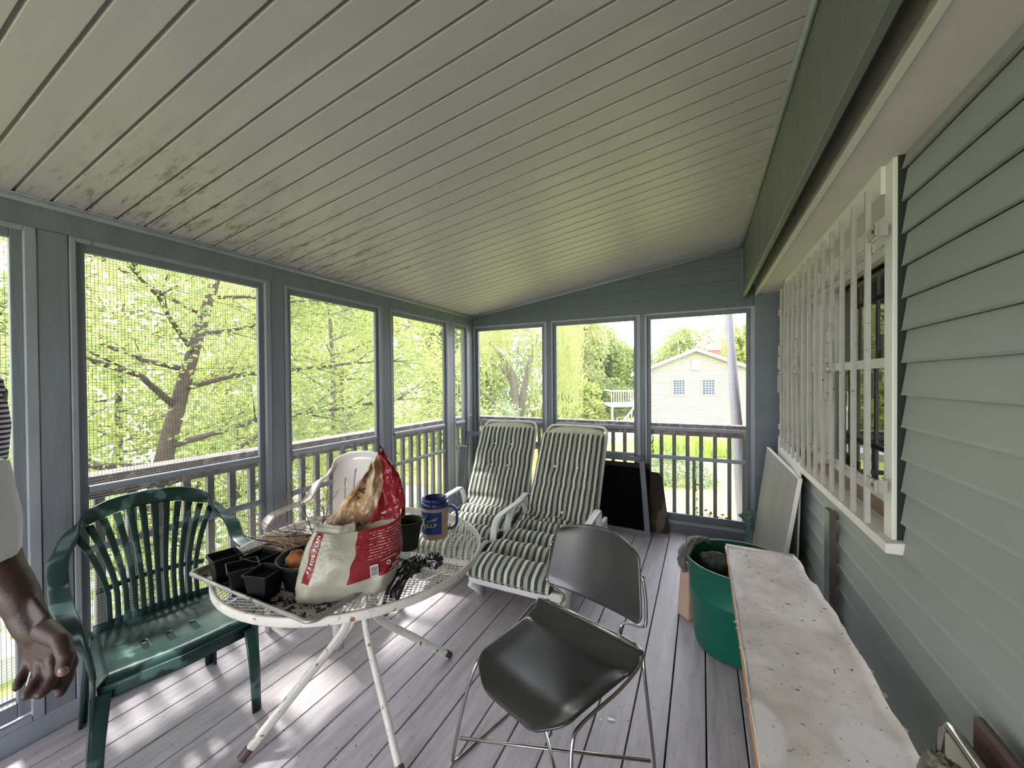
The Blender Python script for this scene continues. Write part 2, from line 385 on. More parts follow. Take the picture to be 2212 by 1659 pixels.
    def extrude_poly(s, poly, d):   # closed polygon (3-D points) pushed by vector d
        n = len(poly); d = Vector(d)
        vs = [Vector(p) for p in poly]+[Vector(p)+d for p in poly]
        return s.add(vs, [tuple(range(n))[::-1], tuple(range(n, 2*n))]+[(i, (i+1) % n, n+(i+1) % n, n+i) for i in range(n)])
    def build(s, name, mat, parent=None, smooth=False, bevel=0, sub=0, solid=0, auto=None, label=None, kind=None, loc=None):
        me = bpy.data.meshes.new(name); me.from_pydata(s.v, [], s.f)
        if s.uv:
            ul = me.uv_layers.new(name='UVMap')
            for p in me.polygons:
                u = s.uv.get(p.index)
                if u:
                    for k, li in enumerate(p.loop_indices): ul.data[li].uv = u[k]
        me.materials.append(MATS[mat] if isinstance(mat, str) else mat)
        o = bpy.data.objects.new(name, me); COL.objects.link(o)
        if parent: o.parent = parent
        if loc: o.location = loc
        if smooth:
            for p in me.polygons: p.use_smooth = True
        if solid:
            q = o.modifiers.new('s', 'SOLIDIFY'); q.thickness = solid; q.offset = 0
        if bevel:
            q = o.modifiers.new('b', 'BEVEL'); q.width = bevel; q.segments = 2; q.limit_method = 'ANGLE'
        if sub:
            q = o.modifiers.new('u', 'SUBSURF'); q.levels = sub; q.render_levels = sub
        if smooth and auto:
            me.set_sharp_from_angle(angle=R(auto))
        if label: o['label'] = label
        if kind: o['kind'] = kind
        return o
def spline(pts, n=8):
    """Catmull-Rom through the points"""
    P = [Vector(p) for p in pts]; P = [P[0]*2-P[1]]+P+[P[-1]*2-P[-2]]; out = []
    for i in range(1, len(P)-2):
        for k in range(n):
            t = k/n; a, b, c, d = P[i-1], P[i], P[i+1], P[i+2]
            out.append(0.5*((2*b)+(c-a)*t+(2*a-5*b+4*c-d)*t*t+(3*b-a-3*c+d)*t**3))
    out.append(P[-2]); return out
def thing(name, loc=(0, 0, 0), rz=0, label=None, cat=None, group=None, kind=None, rot=None):
    o = bpy.data.objects.new(name, None); COL.objects.link(o); o.empty_display_size = 0.1
    o.location = loc; o.rotation_euler = rot if rot else (0, 0, R(rz))
    return tag(o, label, cat, group, kind)
def tag(o, label=None, cat=None, group=None, kind=None):
    if label: o['label'] = label
    if cat: o['category'] = cat
    if group: o['group'] = group
    if kind: o['kind'] = kind
    return o
def blob(mb, c, r, amp=0.2, freq=2.0, nu=32, nv=20, seed=0, flatten=None):
    vs = []; c = Vector(c)
    rings = []
    for j in range(1, nv):
        th = PI*j/nv; ring = []
        for i in range(nu):
            ph = 2*PI*i/nu
            d = Vector((math.sin(th)*math.cos(ph), math.sin(th)*math.sin(ph), -math.cos(th)))
            k = 1+amp*noise.fractal(d*freq+Vector((seed, seed*1.7, 0)), 0.7, 2.0, 4)
            p = Vector((d.x*r[0]*k, d.y*r[1]*k, d.z*r[2]*k))+c
            if flatten is not None and p.z < flatten: p.z = flatten
            ring.append(p)
        rings.append(ring)
    mb.loft(rings, True); return mb
def text(name, body, size, mat, parent, mw, extrude=0.0006, shear=0.0, align='CENTER', bold=0.0):
    cu = bpy.data.curves.new(name, 'FONT'); cu.body = body; cu.size = size; cu.extrude = extrude; cu.shear = shear
    cu.align_x = align; cu.align_y = 'CENTER'; cu.offset = bold
    o = bpy.data.objects.new(name, cu); COL.objects.link(o)
    dg = bpy.context.evaluated_depsgraph_get(); dg.update()
    me = bpy.data.meshes.new_from_object(o.evaluated_get(dg)); bpy.data.objects.remove(o)
    o = bpy.data.objects.new(name, me); COL.objects.link(o); me.materials.clear(); me.materials.append(MATS[mat])
    o.parent = parent; o.matrix_local = mw
    return o
def frame_mat(o, x, y):      # matrix with given origin and x, y axes
    x = Vector(x).normalized(); y = Vector(y); y = (y-x*y.dot(x)).normalized(); z = x.cross(y)
    m = Matrix.Identity(4)
    for i in range(3): m[i][0] = x[i]; m[i][1] = y[i]; m[i][2] = z[i]; m[i][3] = o[i]
    return m
# ------------------------------------------------------------------ porch shell
XL, YF, XR = -2.455, 4.024, 0.60        # screen wall faces and house wall face
Y0 = -2.30                               # wall behind the viewer
# floor: one mesh of boards running away from the viewer
mb = MB(); pitch = 0.1438; x = 0.0135-17*pitch
while x < 0.62:
    mb.box(x+0.003, x+pitch-0.003, Y0, YF+0.02, -0.025, 0); x += pitch
fl = mb.build('floor', 'deck_paint', bevel=0.0025, kind='structure')
MB().box(XL-0.02, XR+0.1, Y0, YF+0.05, -0.20, -0.045).build('subfloor', 'dark_gap', fl)
# ceiling: boards across, sloping up to the house
def cz(x): return 2.205+(x-XL)*0.1475
CX1 = 0.325
mb = MB(); p = 0.1015; y = 0.547-28*p
while y < YF:
    a, b = y+0.0050, min(y+p-0.0050, YF)
    mb.hexa([(XL-0.02, a, cz(XL-0.02)), (CX1, a, cz(CX1)), (CX1, b, cz(CX1)), (XL-0.02, b, cz(XL-0.02)),
             (XL-0.02, a, cz(XL-0.02)+0.014), (CX1, a, cz(CX1)+0.014), (CX1, b, cz(CX1)+0.014), (XL-0.02, b, cz(XL-0.02)+0.014)])
    y += p
ce = mb.build('ceiling', 'ceiling_paint', bevel=0.002, kind='structure')
e = cz(XL-0.45)+0.03
MB().hexa([(XL-0.45, Y0, e-0.02), (1.2, Y0, cz(1.2)+0.01), (1.2, YF+0.35, cz(1.2)+0.01), (XL-0.45, YF+0.35, e-0.02),
           (XL-0.45, Y0, e+0.14), (1.2, Y0, cz(1.2)+0.17), (1.2, YF+0.35, cz(1.2)+0.17), (XL-0.45, YF+0.35, e+0.14)]).build('roof_deck', 'roof_grey', ce)
MB().tube([(CX1-0.012, Y0, cz(CX1)-0.010), (CX1-0.012, YF, cz(CX1)-0.010)], 0.014, 8).build('corner_bead', 'paint_edge', ce, smooth=True)

# left screen wall
wl = thing('wall_left', kind='structure')
MB().box(XL-0.09, XL, Y0, YF+0.09, 2.085, 2.215).build('header_beam', 'paint_blue', wl)
MB().tube([(XL+0.010, Y0, 2.192), (XL+0.010, YF, 2.192)], 0.015, 8, flat=(0.8, 1.2)).build('crown_moulding', 'paint_edge', wl, smooth=True)
MB().box(XL-0.09, XL+0.004, Y0, YF+0.09, -0.02, 0.075).build('sill_board', 'paint_edge', wl, bevel=0.004)
P0, PP, WW = 0.754, 0.9705, 0.757
opens = []
for k in range(-3, 3): opens.append((P0+PP*k, P0+PP*k+WW))
opens.append((P0+PP*3, 3.850))
for i, (a, e) in enumerate(opens):
    nx = opens[i+1][0] if i+1 < len(opens) else None
    if nx: MB().box(XL-0.088, XL, e+0.070, nx-0.056, 0.07, 2.09).build('post', 'paint_blue', wl, bevel=0.003)
MB().box(XL-0.088, XL, 3.885, YF+0.09, 0.07, 2.09).build('corner_post', 'paint_blue', wl, bevel=0.003)
MB().box(XL-0.088, XL, Y0, opens[0][0]-0.056, 0.07, 2.09).build('post', 'paint_blue', wl, bevel=0.003)

def screen_panel(n, axis, a, e, face, depth, zb=0.168, zt=2.03, rails=(0.972, 0.70), stile_at=None):
    """framed screen; axis 'y' = in the left wall, 'x' = in the far wall; face = inner plane, depth sign goes outward"""
    t = thing('window_%d' % n, kind='structure')
    def bx(mb, u0, u1, d0, d1, z0, z1):
        lo, hi = sorted((face+depth*d0, face+depth*d1))
        if axis == 'y': mb.box(lo, hi, u0, u1, z0, z1)
        else: mb.box(u0, u1, lo, hi, z0, z1)
        return mb
    f = MB()
    bx(f, a-0.034, a, 0.016, 0.042, zb-0.06, zt+0.052); bx(f, e, e+0.034, 0.016, 0.042, zb-0.06, zt+0.052)
    bx(f, a, e, 0.016, 0.042, zt, zt+0.052); bx(f, a, e, 0.016, 0.042, zb-0.062, zb)
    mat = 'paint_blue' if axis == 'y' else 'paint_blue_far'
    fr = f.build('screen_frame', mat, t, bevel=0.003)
    s = MB()
    bx(s, a-0.053, a-0.033, -0.004, 0.03, 0.075, zt+0.055); bx(s, e+0.033, e+0.067, -0.004, 0.03, 0.075, zt+0.055)
    bx(s, a-0.033, e+0.033, -0.004, 0.02, zt+0.036, zt+0.056)
    bx(s, a-0.033, e+0.033, -0.006, 0.02, 0.076, 0.100)
    s.build('stop_moulding', 'paint_edge', t, bevel=0.003)
    for z in rails:
        r = MB()
        if axis == 'y': r.tube([(face+depth*0.020, a, z), (face+depth*0.020, e, z)], 0.018, 10, flat=(0.75, 1.0))
        else: r.tube([(a, face+depth*0.020, z), (e, face+depth*0.020, z)], 0.018, 10, flat=(0.75, 1.0))
        r.build('cross_rail', 'paint_edge', t, smooth=True, auto=50)
    if stile_at:
        bx(MB(), stile_at-0.013, stile_at+0.013, 0.012, 0.034, zb, rails[1]).build('stile', mat, t)
    m = MB(); g = 0.0127; r = 0.00066; d0 = 0.044
    u = a
    while u <= e: bx(m, u-r, u+r, d0-r, d0+r, zb, zt); u += g
    z = zb
    while z <= zt: bx(m, a, e, d0, d0+2*r, z-r, z+r); z += g
    m.build('wire_mesh', 'wire_grey', t)
    return t
wi = 1
for a, e in opens:
    screen_panel(wi, 'y', a, e, XL, -1); wi += 1

# far wall
wf = thing('wall_far', kind='structure')
fo = [(-2.399, -1.585), (-1.420, -0.610), (-0.450, 0.352)]
for (a, e), st in zip(fo, (None, None, -0.070)):
    screen_panel(wi, 'x', a, e, YF, 1, stile_at=st); wi += 1
for a, e in ((fo[0][1], fo[1][0]), (fo[1][1], fo[2][0])):
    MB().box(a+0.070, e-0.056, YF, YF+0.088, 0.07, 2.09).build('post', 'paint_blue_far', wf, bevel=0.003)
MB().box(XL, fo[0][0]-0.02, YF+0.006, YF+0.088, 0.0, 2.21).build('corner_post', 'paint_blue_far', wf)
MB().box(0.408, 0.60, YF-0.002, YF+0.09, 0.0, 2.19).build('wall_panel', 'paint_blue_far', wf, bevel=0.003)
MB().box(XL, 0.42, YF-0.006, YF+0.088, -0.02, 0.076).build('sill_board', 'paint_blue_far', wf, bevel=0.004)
g = MB(); zz = 2.085; first = True
while zz < cz(0.42):
    z1 = 2.217 if first else zz+0.105
    x0 = XL if z1 < cz(XL) else XL+(z1-cz(XL))/0.1475
    # lapped board: bottom edge proud of the top edge
    xs = XL+max(0, (zz-cz(XL))/0.1475)
    z1b = z1-0.0
    if x0 > xs+0.02:
        g.extrude_poly([(xs, YF-0.010, zz), (0.405, YF-0.010, zz), (0.405, YF-0.001, z1b), (x0, YF-0.001, z1b)], (0, 0.03, 0))
    else:
        g.hexa([(x0, YF-0.010, zz), (0.405, YF-0.010, zz), (0.405, YF+0.05, zz), (x0, YF+0.05, zz), (x0, YF-0.001, z1), (0.405, YF-0.001, z1), (0.405, YF+0.05, z1), (x0, YF+0.05, z1)])
    zz = z1; first = False
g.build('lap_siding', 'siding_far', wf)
MB().box(XL, 0.42, YF+0.02, YF+0.088, 2.06, 2.75).build('gable_sheathing', 'dark_gap', wf)
r = MB(); r.tube([(XL, YF-0.014, cz(XL)-0.010), (CX1, YF-0.014, cz(CX1)-0.010)], 0.012, 8); r.build('rake_moulding', 'paint_edge', wf, smooth=True)

# house wall: lapped siding with the window opening left free
WY0, WY1, WZ0, WZ1 = 1.76, 3.52, 0.90, 2.18
wr = thing('wall_right', kind='structure')
g = MB(); zb = 2.129-0.1053*20-0.1053
k = 0
while zb < 2.18:
    z1 = zb+0.1053; lo = max(zb, 0.0)
    if z1 > 0.0:
        segs = [(Y0, YF)]
        if z1 > WZ0-0.02: segs = [(Y0, 1.716), (WY1, YF)]
        for a, b in segs:
            zt_ = min(z1, 2.19)
            g.hexa([(XR-0.011, a, lo+0.008), (XR+0.03, a, lo+0.008), (XR+0.03, b, lo+0.008), (XR-0.011, b, lo+0.008), (XR+0.002, a, zt_), (XR+0.03, a, zt_), (XR+0.03, b, zt_), (XR+0.002, b, zt_)])
            g.hexa([(XR-0.0140, a, lo), (XR-0.004, a, lo), (XR-0.004, b, lo), (XR-0.0140, b, lo), (XR-0.0108, a, lo+0.009), (XR, a, lo+0.009), (XR, b, lo+0.009), (XR-0.0108, b, lo+0.009)])
    zb = z1
g.build('lap_siding', 'siding_green', wr)
c = MB(); c.box(XR+0.03, XR+0.16, Y0, WY0, -0.2, 2.75); c.box(XR+0.03, XR+0.16, WY1, YF+3, -0.2, 2.75); c.box(XR+0.03, XR+0.16, WY0, WY1, -0.2, WZ0-0.03); c.box(XR+0.03, XR+0.16, WY0, WY1, 2.20, 2.75)
c.build('wall_core', 'interior_dark', wr)
c = MB(); c.box(XR+0.16, 3.6, 0.9, 4.6, 0.0, 0.05); c.box(XR+0.16, 3.6, 0.9, 4.6, 2.45, 2.5); c.box(3.6, 3.65, 0.9, 4.6, 0, 2.5); c.box(XR+0.16, 3.6, 0.85, 0.9, 0, 2.5); c.box(XR+0.16, 3.6, 4.6, 4.65, 0, 2.5)
c.build('room_shell', 'interior_dark', wr)
# eave box: upright board wall, dark trim, white fascia, white soffit
tr = thing('trim_1', kind='structure')
g = MB(); p = 0.0965; y = 1.085-p*35
while y < YF:
    g.box(CX1, CX1+0.014, y+0.0025, min(y+p-0.0025, YF), 2.19, 2.70); y += p
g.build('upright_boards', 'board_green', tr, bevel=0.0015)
MB().box(CX1+0.012, CX1+0.05, Y0, YF, 2.20, 2.80).build('board_backing', 'dark_gap', tr)
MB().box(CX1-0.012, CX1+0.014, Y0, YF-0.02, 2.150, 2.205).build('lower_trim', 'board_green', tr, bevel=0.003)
MB().box(CX1-0.010, CX1+0.012, YF-0.03, YF-0.008, 2.19, 2.62).build('end_trim', 'paint_blue_far', tr)
ts = thing('trim_2', kind='structure')
MB().box(0.418, 0.436, Y0, YF-0.004, 2.190, 2.40).build('fascia', 'white_paint', ts)
MB().box(0.410, 0.436, Y0, YF-0.004, 2.172, 2.200).build('fascia_lip', 'white_paint', ts, bevel=0.003)
MB().box(0.434, XR+0.02, Y0, YF, 2.182, 2.196).build('soffit', 'soffit_white', ts)
MB().box(CX1+0.03, 0.42, Y0, YF, 2.42, 2.44).build('eave_top', 'dark_gap', ts)
# the end behind the viewer is open between posts
wb = thing('wall_back', kind='structure')
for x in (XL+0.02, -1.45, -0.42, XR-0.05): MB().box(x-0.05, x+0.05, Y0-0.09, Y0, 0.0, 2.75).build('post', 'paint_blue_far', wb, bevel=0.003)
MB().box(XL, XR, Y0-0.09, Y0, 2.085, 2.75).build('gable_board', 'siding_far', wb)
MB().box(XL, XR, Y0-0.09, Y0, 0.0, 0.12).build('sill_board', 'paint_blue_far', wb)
MB().box(XL, XR, Y0-0.07, Y0-0.02, 0.93, 0.98).build('cross_rail', 'paint_edge', wb)

# house window
wn = thing('window_%d' % wi, kind='structure')
g = MB(); g.box(0.572, 0.625, 1.735, 1.802, 0.905, 2.182); g.build('side_casing', 'trim_white', wn, bevel=0.003)
MB().box(0.556, 0.625, 3.41, 3.525, 0.905, 2.182).build('side_casing', 'trim_white', wn, bevel=0.003)
MB().box(0.560, 0.66, 1.795, 3.41, 2.085, 2.182).build('head_casing', 'trim_white', wn)
g = MB(); g.hexa([(0.545, 1.700, 0.868), (0.72, 1.700, 0.868), (0.72, 3.53, 0.868), (0.545, 3.53, 0.868), (0.545, 1.700, 0.902), (0.72, 1.700, 0.925), (0.72, 3.53, 0.925), (0.545, 3.53, 0.902)])
g.build('window_sill', 'white_paint', wn, bevel=0.004)
g = MB(); g.box(0.625, 0.78, 1.795, 1.80, 0.9, 2.18); g.box(0.625, 0.78, 3.405, 3.41, 0.9, 2.18); g.build('jamb', 'trim_white', wn)
for zz in range(3): MB().box(0.64+0.012*zz, 0.70, 1.80, 3.405, 2.05-0.035*(zz+1), 2.085-0.035*zz).build('head_step', 'trim_white', wn, bevel=0.003)
MB().box(0.5845, 0.630, 1.7300, 1.7352, 0.90, 2.182).build('casing_gap_shade', 'dark_gap', wn)  # dark strip added over the casing side, its colour standing in for gap shade
MB().box(0.60, 0.70, 1.80, 3.41, 0.928, 0.934).build('inner_sill', 'twig_tan', wn)
MB().box(0.625, 0.72, 2.93, 3.02, 0.92, 2.08).build('mullion', 'trim_white', wn, bevel=0.003)
for a, e in ((1.79, 2.93), (3.02, 3.405)):
    sh = MB()
    for (z0, z1, x) in ((0.925, 1.53, 0.680), (1.49, 2.00, 0.705)):
        sh.box(x, x+0.025, a, a+0.028, z0, z1); sh.box(x, x+0.025, e-0.028, e, z0, z1); sh.box(x, x+0.03, a, e, z0, z0+0.045); sh.box(x, x+0.03, a, e, z1-0.04, z1)
    s = sh.build('sash', 'trim_white', wn, bevel=0.002)
    g = MB(); g.box(0.694, 0.698, a+0.03, e-0.03, 0.96, 1.50); g.box(0.719, 0.723, a+0.03, e-0.03, 1.52, 1.97); g.build('pane', 'glass', s)

# window guard
gd = thing('window_guard', (0.53, 2.6, 1.5), label='white iron security bars with scrollwork over the house window', cat='window guard')
for i in range(13):
    y = 1.812+0.1412*i-2.6
    MB().box(-0.008, 0.008, y-0.008, y+0.008, -0.568, 0.610).build('bar', 'old_white_metal', gd, bevel=0.001)
for z in (1.075, 1.900): MB().box(0.009, 0.014, 1.795-2.6, 3.53-2.6, z-1.5-0.013, z-1.5+0.013).build('cross_bar', 'old_white_metal', gd)
for z in (1.083, 1.945):
    for yy in (1.820, 3.50):
        d = -1 if yy < 2 else 1
        g = MB(); g.box(-0.006, -0.002, min(yy, yy+d*0.10)-2.6, max(yy, yy+d*0.10)-2.6, z-1.5-0.020, z-1.5+0.020)
        g.box(-0.006, 0.03, yy+d*0.085-2.6-0.002, yy+d*0.085-2.6+0.002, z-1.5-0.02, z-1.5+0.02)
        br = g.build('bracket', 'old_white_metal', gd)
        MB().tube([(-0.008, yy+d*0.075-2.6, z-1.5), (-0.002, yy+d*0.075-2.6, z-1.5)], 0.007, 8).build('bolt', 'brown_plastic', br)
def scroll(cy, s, z0, r0, turns, down):
    pts = []
    n = 22
    for k in range(n+1):
        a = k/n*turns*2*PI; rr = r0*(1-0.62*k/n)
        pts.append((-0.012, cy+s*(r0-rr*math.cos(a)), z0+down*(rr*math.sin(a)*1.25)))
    return pts
for by in (1.812+0.1412*3, 1.812+0.1412*8, 1.812+0.1412*12):
    y = by-2.6; g = MB()
    for s_ in (-1, 1):
        g.ribbon([(-0.012, y, -0.02), (-0.012, y+s_*0.022, -0.028), (-0.012, y+s_*0.036, -0.060), (-0.012, y+s_*0.038, -0.11), (-0.012, y+s_*0.030, -0.155), (-0.012, y+s_*0.014, -0.150), (-0.012, y+s_*0.012, -0.125), (-0.012, y+s_*0.022, -0.118)], (0.014, 0, 0), 0.0028, 6)
        for zz, sc in ((0.085, 0.9), (0.045, 1.0)):
            g.ribbon([(-0.012, y+s_*0.006, zz-0.02), (-0.012, y+s_*0.010, zz+0.022*sc), (-0.012, y+s_*0.028*sc, zz+0.030*sc), (-0.012, y+s_*0.036*sc, zz), (-0.012, y+s_*0.030*sc, zz-0.030), (-0.012, y+s_*0.016, zz-0.024), (-0.012, y+s_*0.020, zz-0.006)], (0.012, 0, 0), 0.0026, 6)
        g.ribbon([(-0.012, y+s_*0.003, 0.12), (-0.012, y+s_*0.010, 0.16), (-0.012, y+s_*0.020, 0.185), (-0.012, y+s_*0.012, 0.195)], (0.012, 0, 0), 0.0026, 6)
    for zz in (-0.01, 0.15): g.box(-0.018, -0.006, y-0.010, y+0.010, zz-0.006, zz+0.006)
    g.build('scroll_ornament', 'old_white_metal', gd, smooth=True, auto=40)

# outside railings
def railing(axis, a, e, pos, label):
    cx, cy = (pos, (a+e)/2) if axis == 'y' else ((a+e)/2, pos)
    t = thing('porch_railing', (cx, cy, 0), label=label, cat='railing')
    def bx(u0, u1, w, z0, z1):
        if axis == 'y': return MB().box(-w/2, w/2, u0-cy, u1-cy, z0, z1)
        return MB().box(u0-cx, u1-cx, -w/2, w/2, z0, z1)
    bx(a, e, 0.14, 0.975, 1.012).build('top_rail', 'weathered_wood', t, bevel=0.004)
    bx(a, e, 0.04, 0.895, 0.975).build('under_rail', 'weathered_wood', t)
    bx(a, e, 0.045, 0.05, 0.12).build('bottom_rail', 'dark_baluster', t)
    u = a+0.05
    while u < e:
        bx(u-0.017, u+0.017, 0.034, 0.12, 0.90).build('baluster', 'dark_baluster', t); u += 0.1195
    return t
railing('y', -2.2, 4.20, XL-0.185, 'weathered brown wooden railing outside the long left screens')
railing('x', -2.45, 0.62, YF+0.175, 'weathered brown wooden railing outside the far screens')
# deck apron and under-structure outside
MB().box(XL-0.30, XR+0.1, Y0, YF+0.30, -0.30, -0.06).build('trim_3', 'weathered_wood', kind='structure')
# ------------------------------------------------------------------ outdoors
GZ = -2.6
gm = MB(); n = 40
gm.grid(lambda u, v: (-70+140*u, -30+120*v, GZ+0.25*noise.noise(Vector((u*9, v*9, 3)))*(1 if v > 0.3 else 0.2)), n, n)
gm.build('ground', 'lawn', smooth=True, kind='structure')
dx, dy = far(25.5, 1560)
d = MB(); d.box(-22, 5, -12, 9, -0.1, 0.33); d.build('driveway', 'driveway_pale', kind='structure', loc=(-13.5, 2, GZ))
d = MB(); d.box(-9, 9, -1.6, 1.6, -0.1, 0.33); d.build('path', 'driveway_pale', kind='structure', loc=(dx, dy, GZ)).rotation_euler = (0, 0, R(18))

def leafquads(mb, c, n, spread, size, rnd, droop=0.0):
    for _ in range(n):
        p = Vector(c)+Vector((rnd.gauss(0, 1)*spread[0], rnd.gauss(0, 1)*spread[1], rnd.gauss(0, 1)*spread[2]))
        a = Vector((rnd.uniform(-1, 1), rnd.uniform(-1, 1), rnd.uniform(-0.7, 0.5)-droop)).normalized()
        b = a.cross(Vector((rnd.uniform(-1, 1), rnd.uniform(-1, 1), rnd.uniform(-1, 1)))).normalized()
        s = size*rnd.uniform(0.6, 1.3); w_ = s*0.32
        k = len(mb.v); mb.v += [tuple(p), tuple(p+a*s*0.5+b*w_), tuple(p+a*s), tuple(p+a*s*0.5-b*w_)]
        mb.f.append((k, k+1, k+2, k+3))
def tree(name, x, y, h, crown_r, label, cat='tree', seed=1, leaf_mat='leaf_near', lsize=0.075, nleaf=22000, trunk_r=0.11, lean=(0, 0), crown_z=None, group=None, low=0.22, nb=16, bark='bark', droop=0.0, twig=True, spreadk=1.0, wood='bark'):
    rnd = random.Random(seed); t = thing(name, (x, y, GZ), label=label, cat=cat, group=group)
    tips = []; br = MB()
    tp = [Vector((lean[0]*k*k+0.06*h*0.2*math.sin(k*5+seed), lean[1]*k*k+0.05*h*0.2*math.cos(k*4+seed), h*0.92*k)) for k in [i/8 for i in range(9)]]
    tr_ = MB().tube(tp, [trunk_r*(1-0.8*i/8)+0.01 for i in range(9)], 10)
    tr_.build('trunk', wood, t, smooth=True)
    for i in range(nb):
        k = low+(0.95-low)*(i+0.5)/nb; f = k*8; j = int(min(f, 7)); p = tp[j].lerp(tp[j+1], f-j)
        a = i*2.4+rnd.uniform(-0.4, 0.4); L = crown_r*spreadk*rnd.uniform(0.75, 1.1)*(1.15-0.65*abs(k-0.45))
        rise = rnd.uniform(-0.05, 0.55)
        d = Vector((math.cos(a), math.sin(a), rise)).normalized()
        pts = [p]
        for q in range(5):
            pts.append(pts[-1]+(d+Vector((rnd.uniform(-.25, .25), rnd.uniform(-.25, .25), rnd.uniform(-.12, .22)))).normalized()*L/5)
        r0 = trunk_r*0.42*(1.2-k)
        br.tube(pts, [r0*(1-0.85*q/5)+0.004 for q in range(6)], 6)
        for q in range(1, 6):
            for _ in range(3):
                dd = (pts[min(q, 5)]-pts[q-1]).normalized()+Vector((rnd.uniform(-1, 1), rnd.uniform(-1, 1), rnd.uniform(-.5, .7)))*0.9
                dd.normalize(); l2 = L*rnd.uniform(0.18, 0.38); m1 = pts[q]+dd*l2*0.5+Vector((rnd.uniform(-.1, .1), rnd.uniform(-.1, .1), rnd.uniform(-.05, .1)))*l2; m2 = pts[q]+dd*l2
                if twig: br.tube([pts[q], m1, m2], [r0*0.22+0.003, 0.005, 0.002], 4)
                tips += [m1, m2, pts[q].lerp(m1, 0.5)]
    br.build('branches', wood, t, smooth=True)
    lv = MB(); per = max(1, nleaf//max(1, len(tips)))
    s = crown_r*0.085
    for c in tips: leafquads(lv, c, per, (s, s, s*0.8), lsize, rnd, droop)
    lv.build('foliage', leaf_mat, t)
    return t
# trees close to the left screens
tree('cherry_tree', -6.4, 2.45, 7.0, 2.9, 'leafy tree with a dark leaning trunk behind the second screen from the left', seed=3, nleaf=34000, trunk_r=0.15, lean=(0.25, 0.9), low=0.16, nb=20, lsize=0.070)
tree('young_tree', -7.6, 6.2, 7.5, 3.0, 'yellow-green tree filling the narrow screens left of the corner', seed=11, leaf_mat='leaf_yellow', nleaf=24000, trunk_r=0.08, low=0.10, nb=20, lsize=0.085, wood='bark_grey')
tree('young_tree', -6.9, -0.3, 6.5, 2.6, 'green tree at the left edge behind the person in white', seed=5, nleaf=17000, trunk_r=0.09, low=0.14, nb=16)
tree('young_tree', -10.2, 3.6, 6.5, 3.0, 'pale green tree standing deeper behind the tree with the leaning trunk', seed=8, leaf_mat='leaf_yellow', nleaf=13000, trunk_r=0.10, low=0.08, nb=20, lsize=0.12)
tree('young_tree', -11.0, 9.6, 8.0, 3.8, 'light green tree behind the corner post of the porch', seed=21, leaf_mat='leaf_yellow', nleaf=18000, trunk_r=0.10, low=0.06, nb=20, lsize=0.14)
# foliage bank farther left
def bank(name, x, y, rx, ry, h, label, mat, seed, n=9000, size=0.22, z0=0.0, group=None):
    rnd = random.Random(seed); t = thing(name, (x, y, GZ), label=label, cat='tree', group=group)
    MB().tube([(0, 0, 0), (0.1, 0.1, h*0.4), (0.0, 0.2, h*0.8)], [h*0.022, h*0.016, h*0.006], 8).build('trunk', 'bark_grey', t, smooth=True)
    lv = MB(); cl = []
    for i in range(46):
        a = rnd.uniform(0, 2*PI); zz = rnd.uniform(0.02, 1)**0.9; rr = math.sqrt(max(0.05, 1-(abs(zz-0.45)/0.60)**2))*math.sqrt(rnd.random())
        cl.append((Vector((math.cos(a)*rx*rr*0.9, math.sin(a)*ry*rr*0.9, z0+zz*(h-z0)*0.93)), rnd.uniform(0.16, 0.27)))
    for c, k in cl:
        for _ in range(n//46):
            d = Vector((rnd.gauss(0, 1), rnd.gauss(0, 1), rnd.gauss(0, 1))).normalized()*rnd.uniform(0.6, 1.05)
            p = c+Vector((d.x*rx*k, d.y*ry*k, d.z*(h-z0)*k*0.7))
            if p.z < 0.05: continue
            a_ = (d+Vector((rnd.uniform(-1, 1), rnd.uniform(-1, 1), rnd.uniform(-1, 1)))*0.9).normalized(); b_ = a_.cross(Vector((rnd.uniform(-1, 1), rnd.uniform(-1, 1), rnd.uniform(-1, 1)))).normalized()
            s = size*rnd.uniform(0.6, 1.3)
            q = len(lv.v); lv.v += [tuple(p), tuple(p+a_*s*0.5+b_*s*0.35), tuple(p+a_*s), tuple(p+a_*s*0.5-b_*s*0.35)]; lv.f.append((q, q+1, q+2, q+3))
    lv.build('foliage', mat, t)
    return t
LB = ['far pale tree seen behind the person in white at the left edge', 'low pale tree beyond the trunk of the leaning tree', 'far pale tree beyond the second wide screen', 'far pale tree beyond the third screen', 'tall far tree seen through the narrow screen in the left corner']
for i, (x, y, h) in enumerate(((-19, -1.5, 8.0), (-20, 4.5, 7.0), (-19, 10, 8.5), (-18, 15, 9.5), (-15.5, 20, 10))):
    bank('broadleaf_tree', x, y, 3.3, 3.3, h, LB[i], 'leaf_far', 40+i, n=5000, size=0.26)
def fbank(px, depth, rx, h, label, mat='leaf_far', seed=1, n=8000, size=0.34, z0=0.0):
    x, y = far(depth, px); return bank('broadleaf_tree', x, y, rx, rx, h, label, mat, seed, n, size, z0)
fbank(1015, 24, 3.6, 9.5, 'dense green tree left of the willow by the porch corner', 'leaf_near', 61)
fbank(1050, 33, 5.0, 10.5, 'tall green tree directly behind the willow', 'leaf_far', 62)
fbank(1062, 15, 1.7, 3.0, 'dark green bush at the foot of the willow', 'leaf_shrub', 63, size=0.14)
fbank(1225, 34, 3.8, 10.6, 'tall yellow-green tree at the left of the middle far screen', 'leaf_willow', 64)
fbank(1262, 42, 4.2, 10.0, 'rounded green tree behind the tall yellow-green one in the middle far screen', 'leaf_far', 65)
fbank(1305, 44, 3.2, 9.2, 'green tree just left of the sky gap above the neighbour deck', 'leaf_near', 66)
fbank(1352, 46, 3.4, 8.2, 'lower green tree right above the neighbour deck', 'leaf_far', 67)
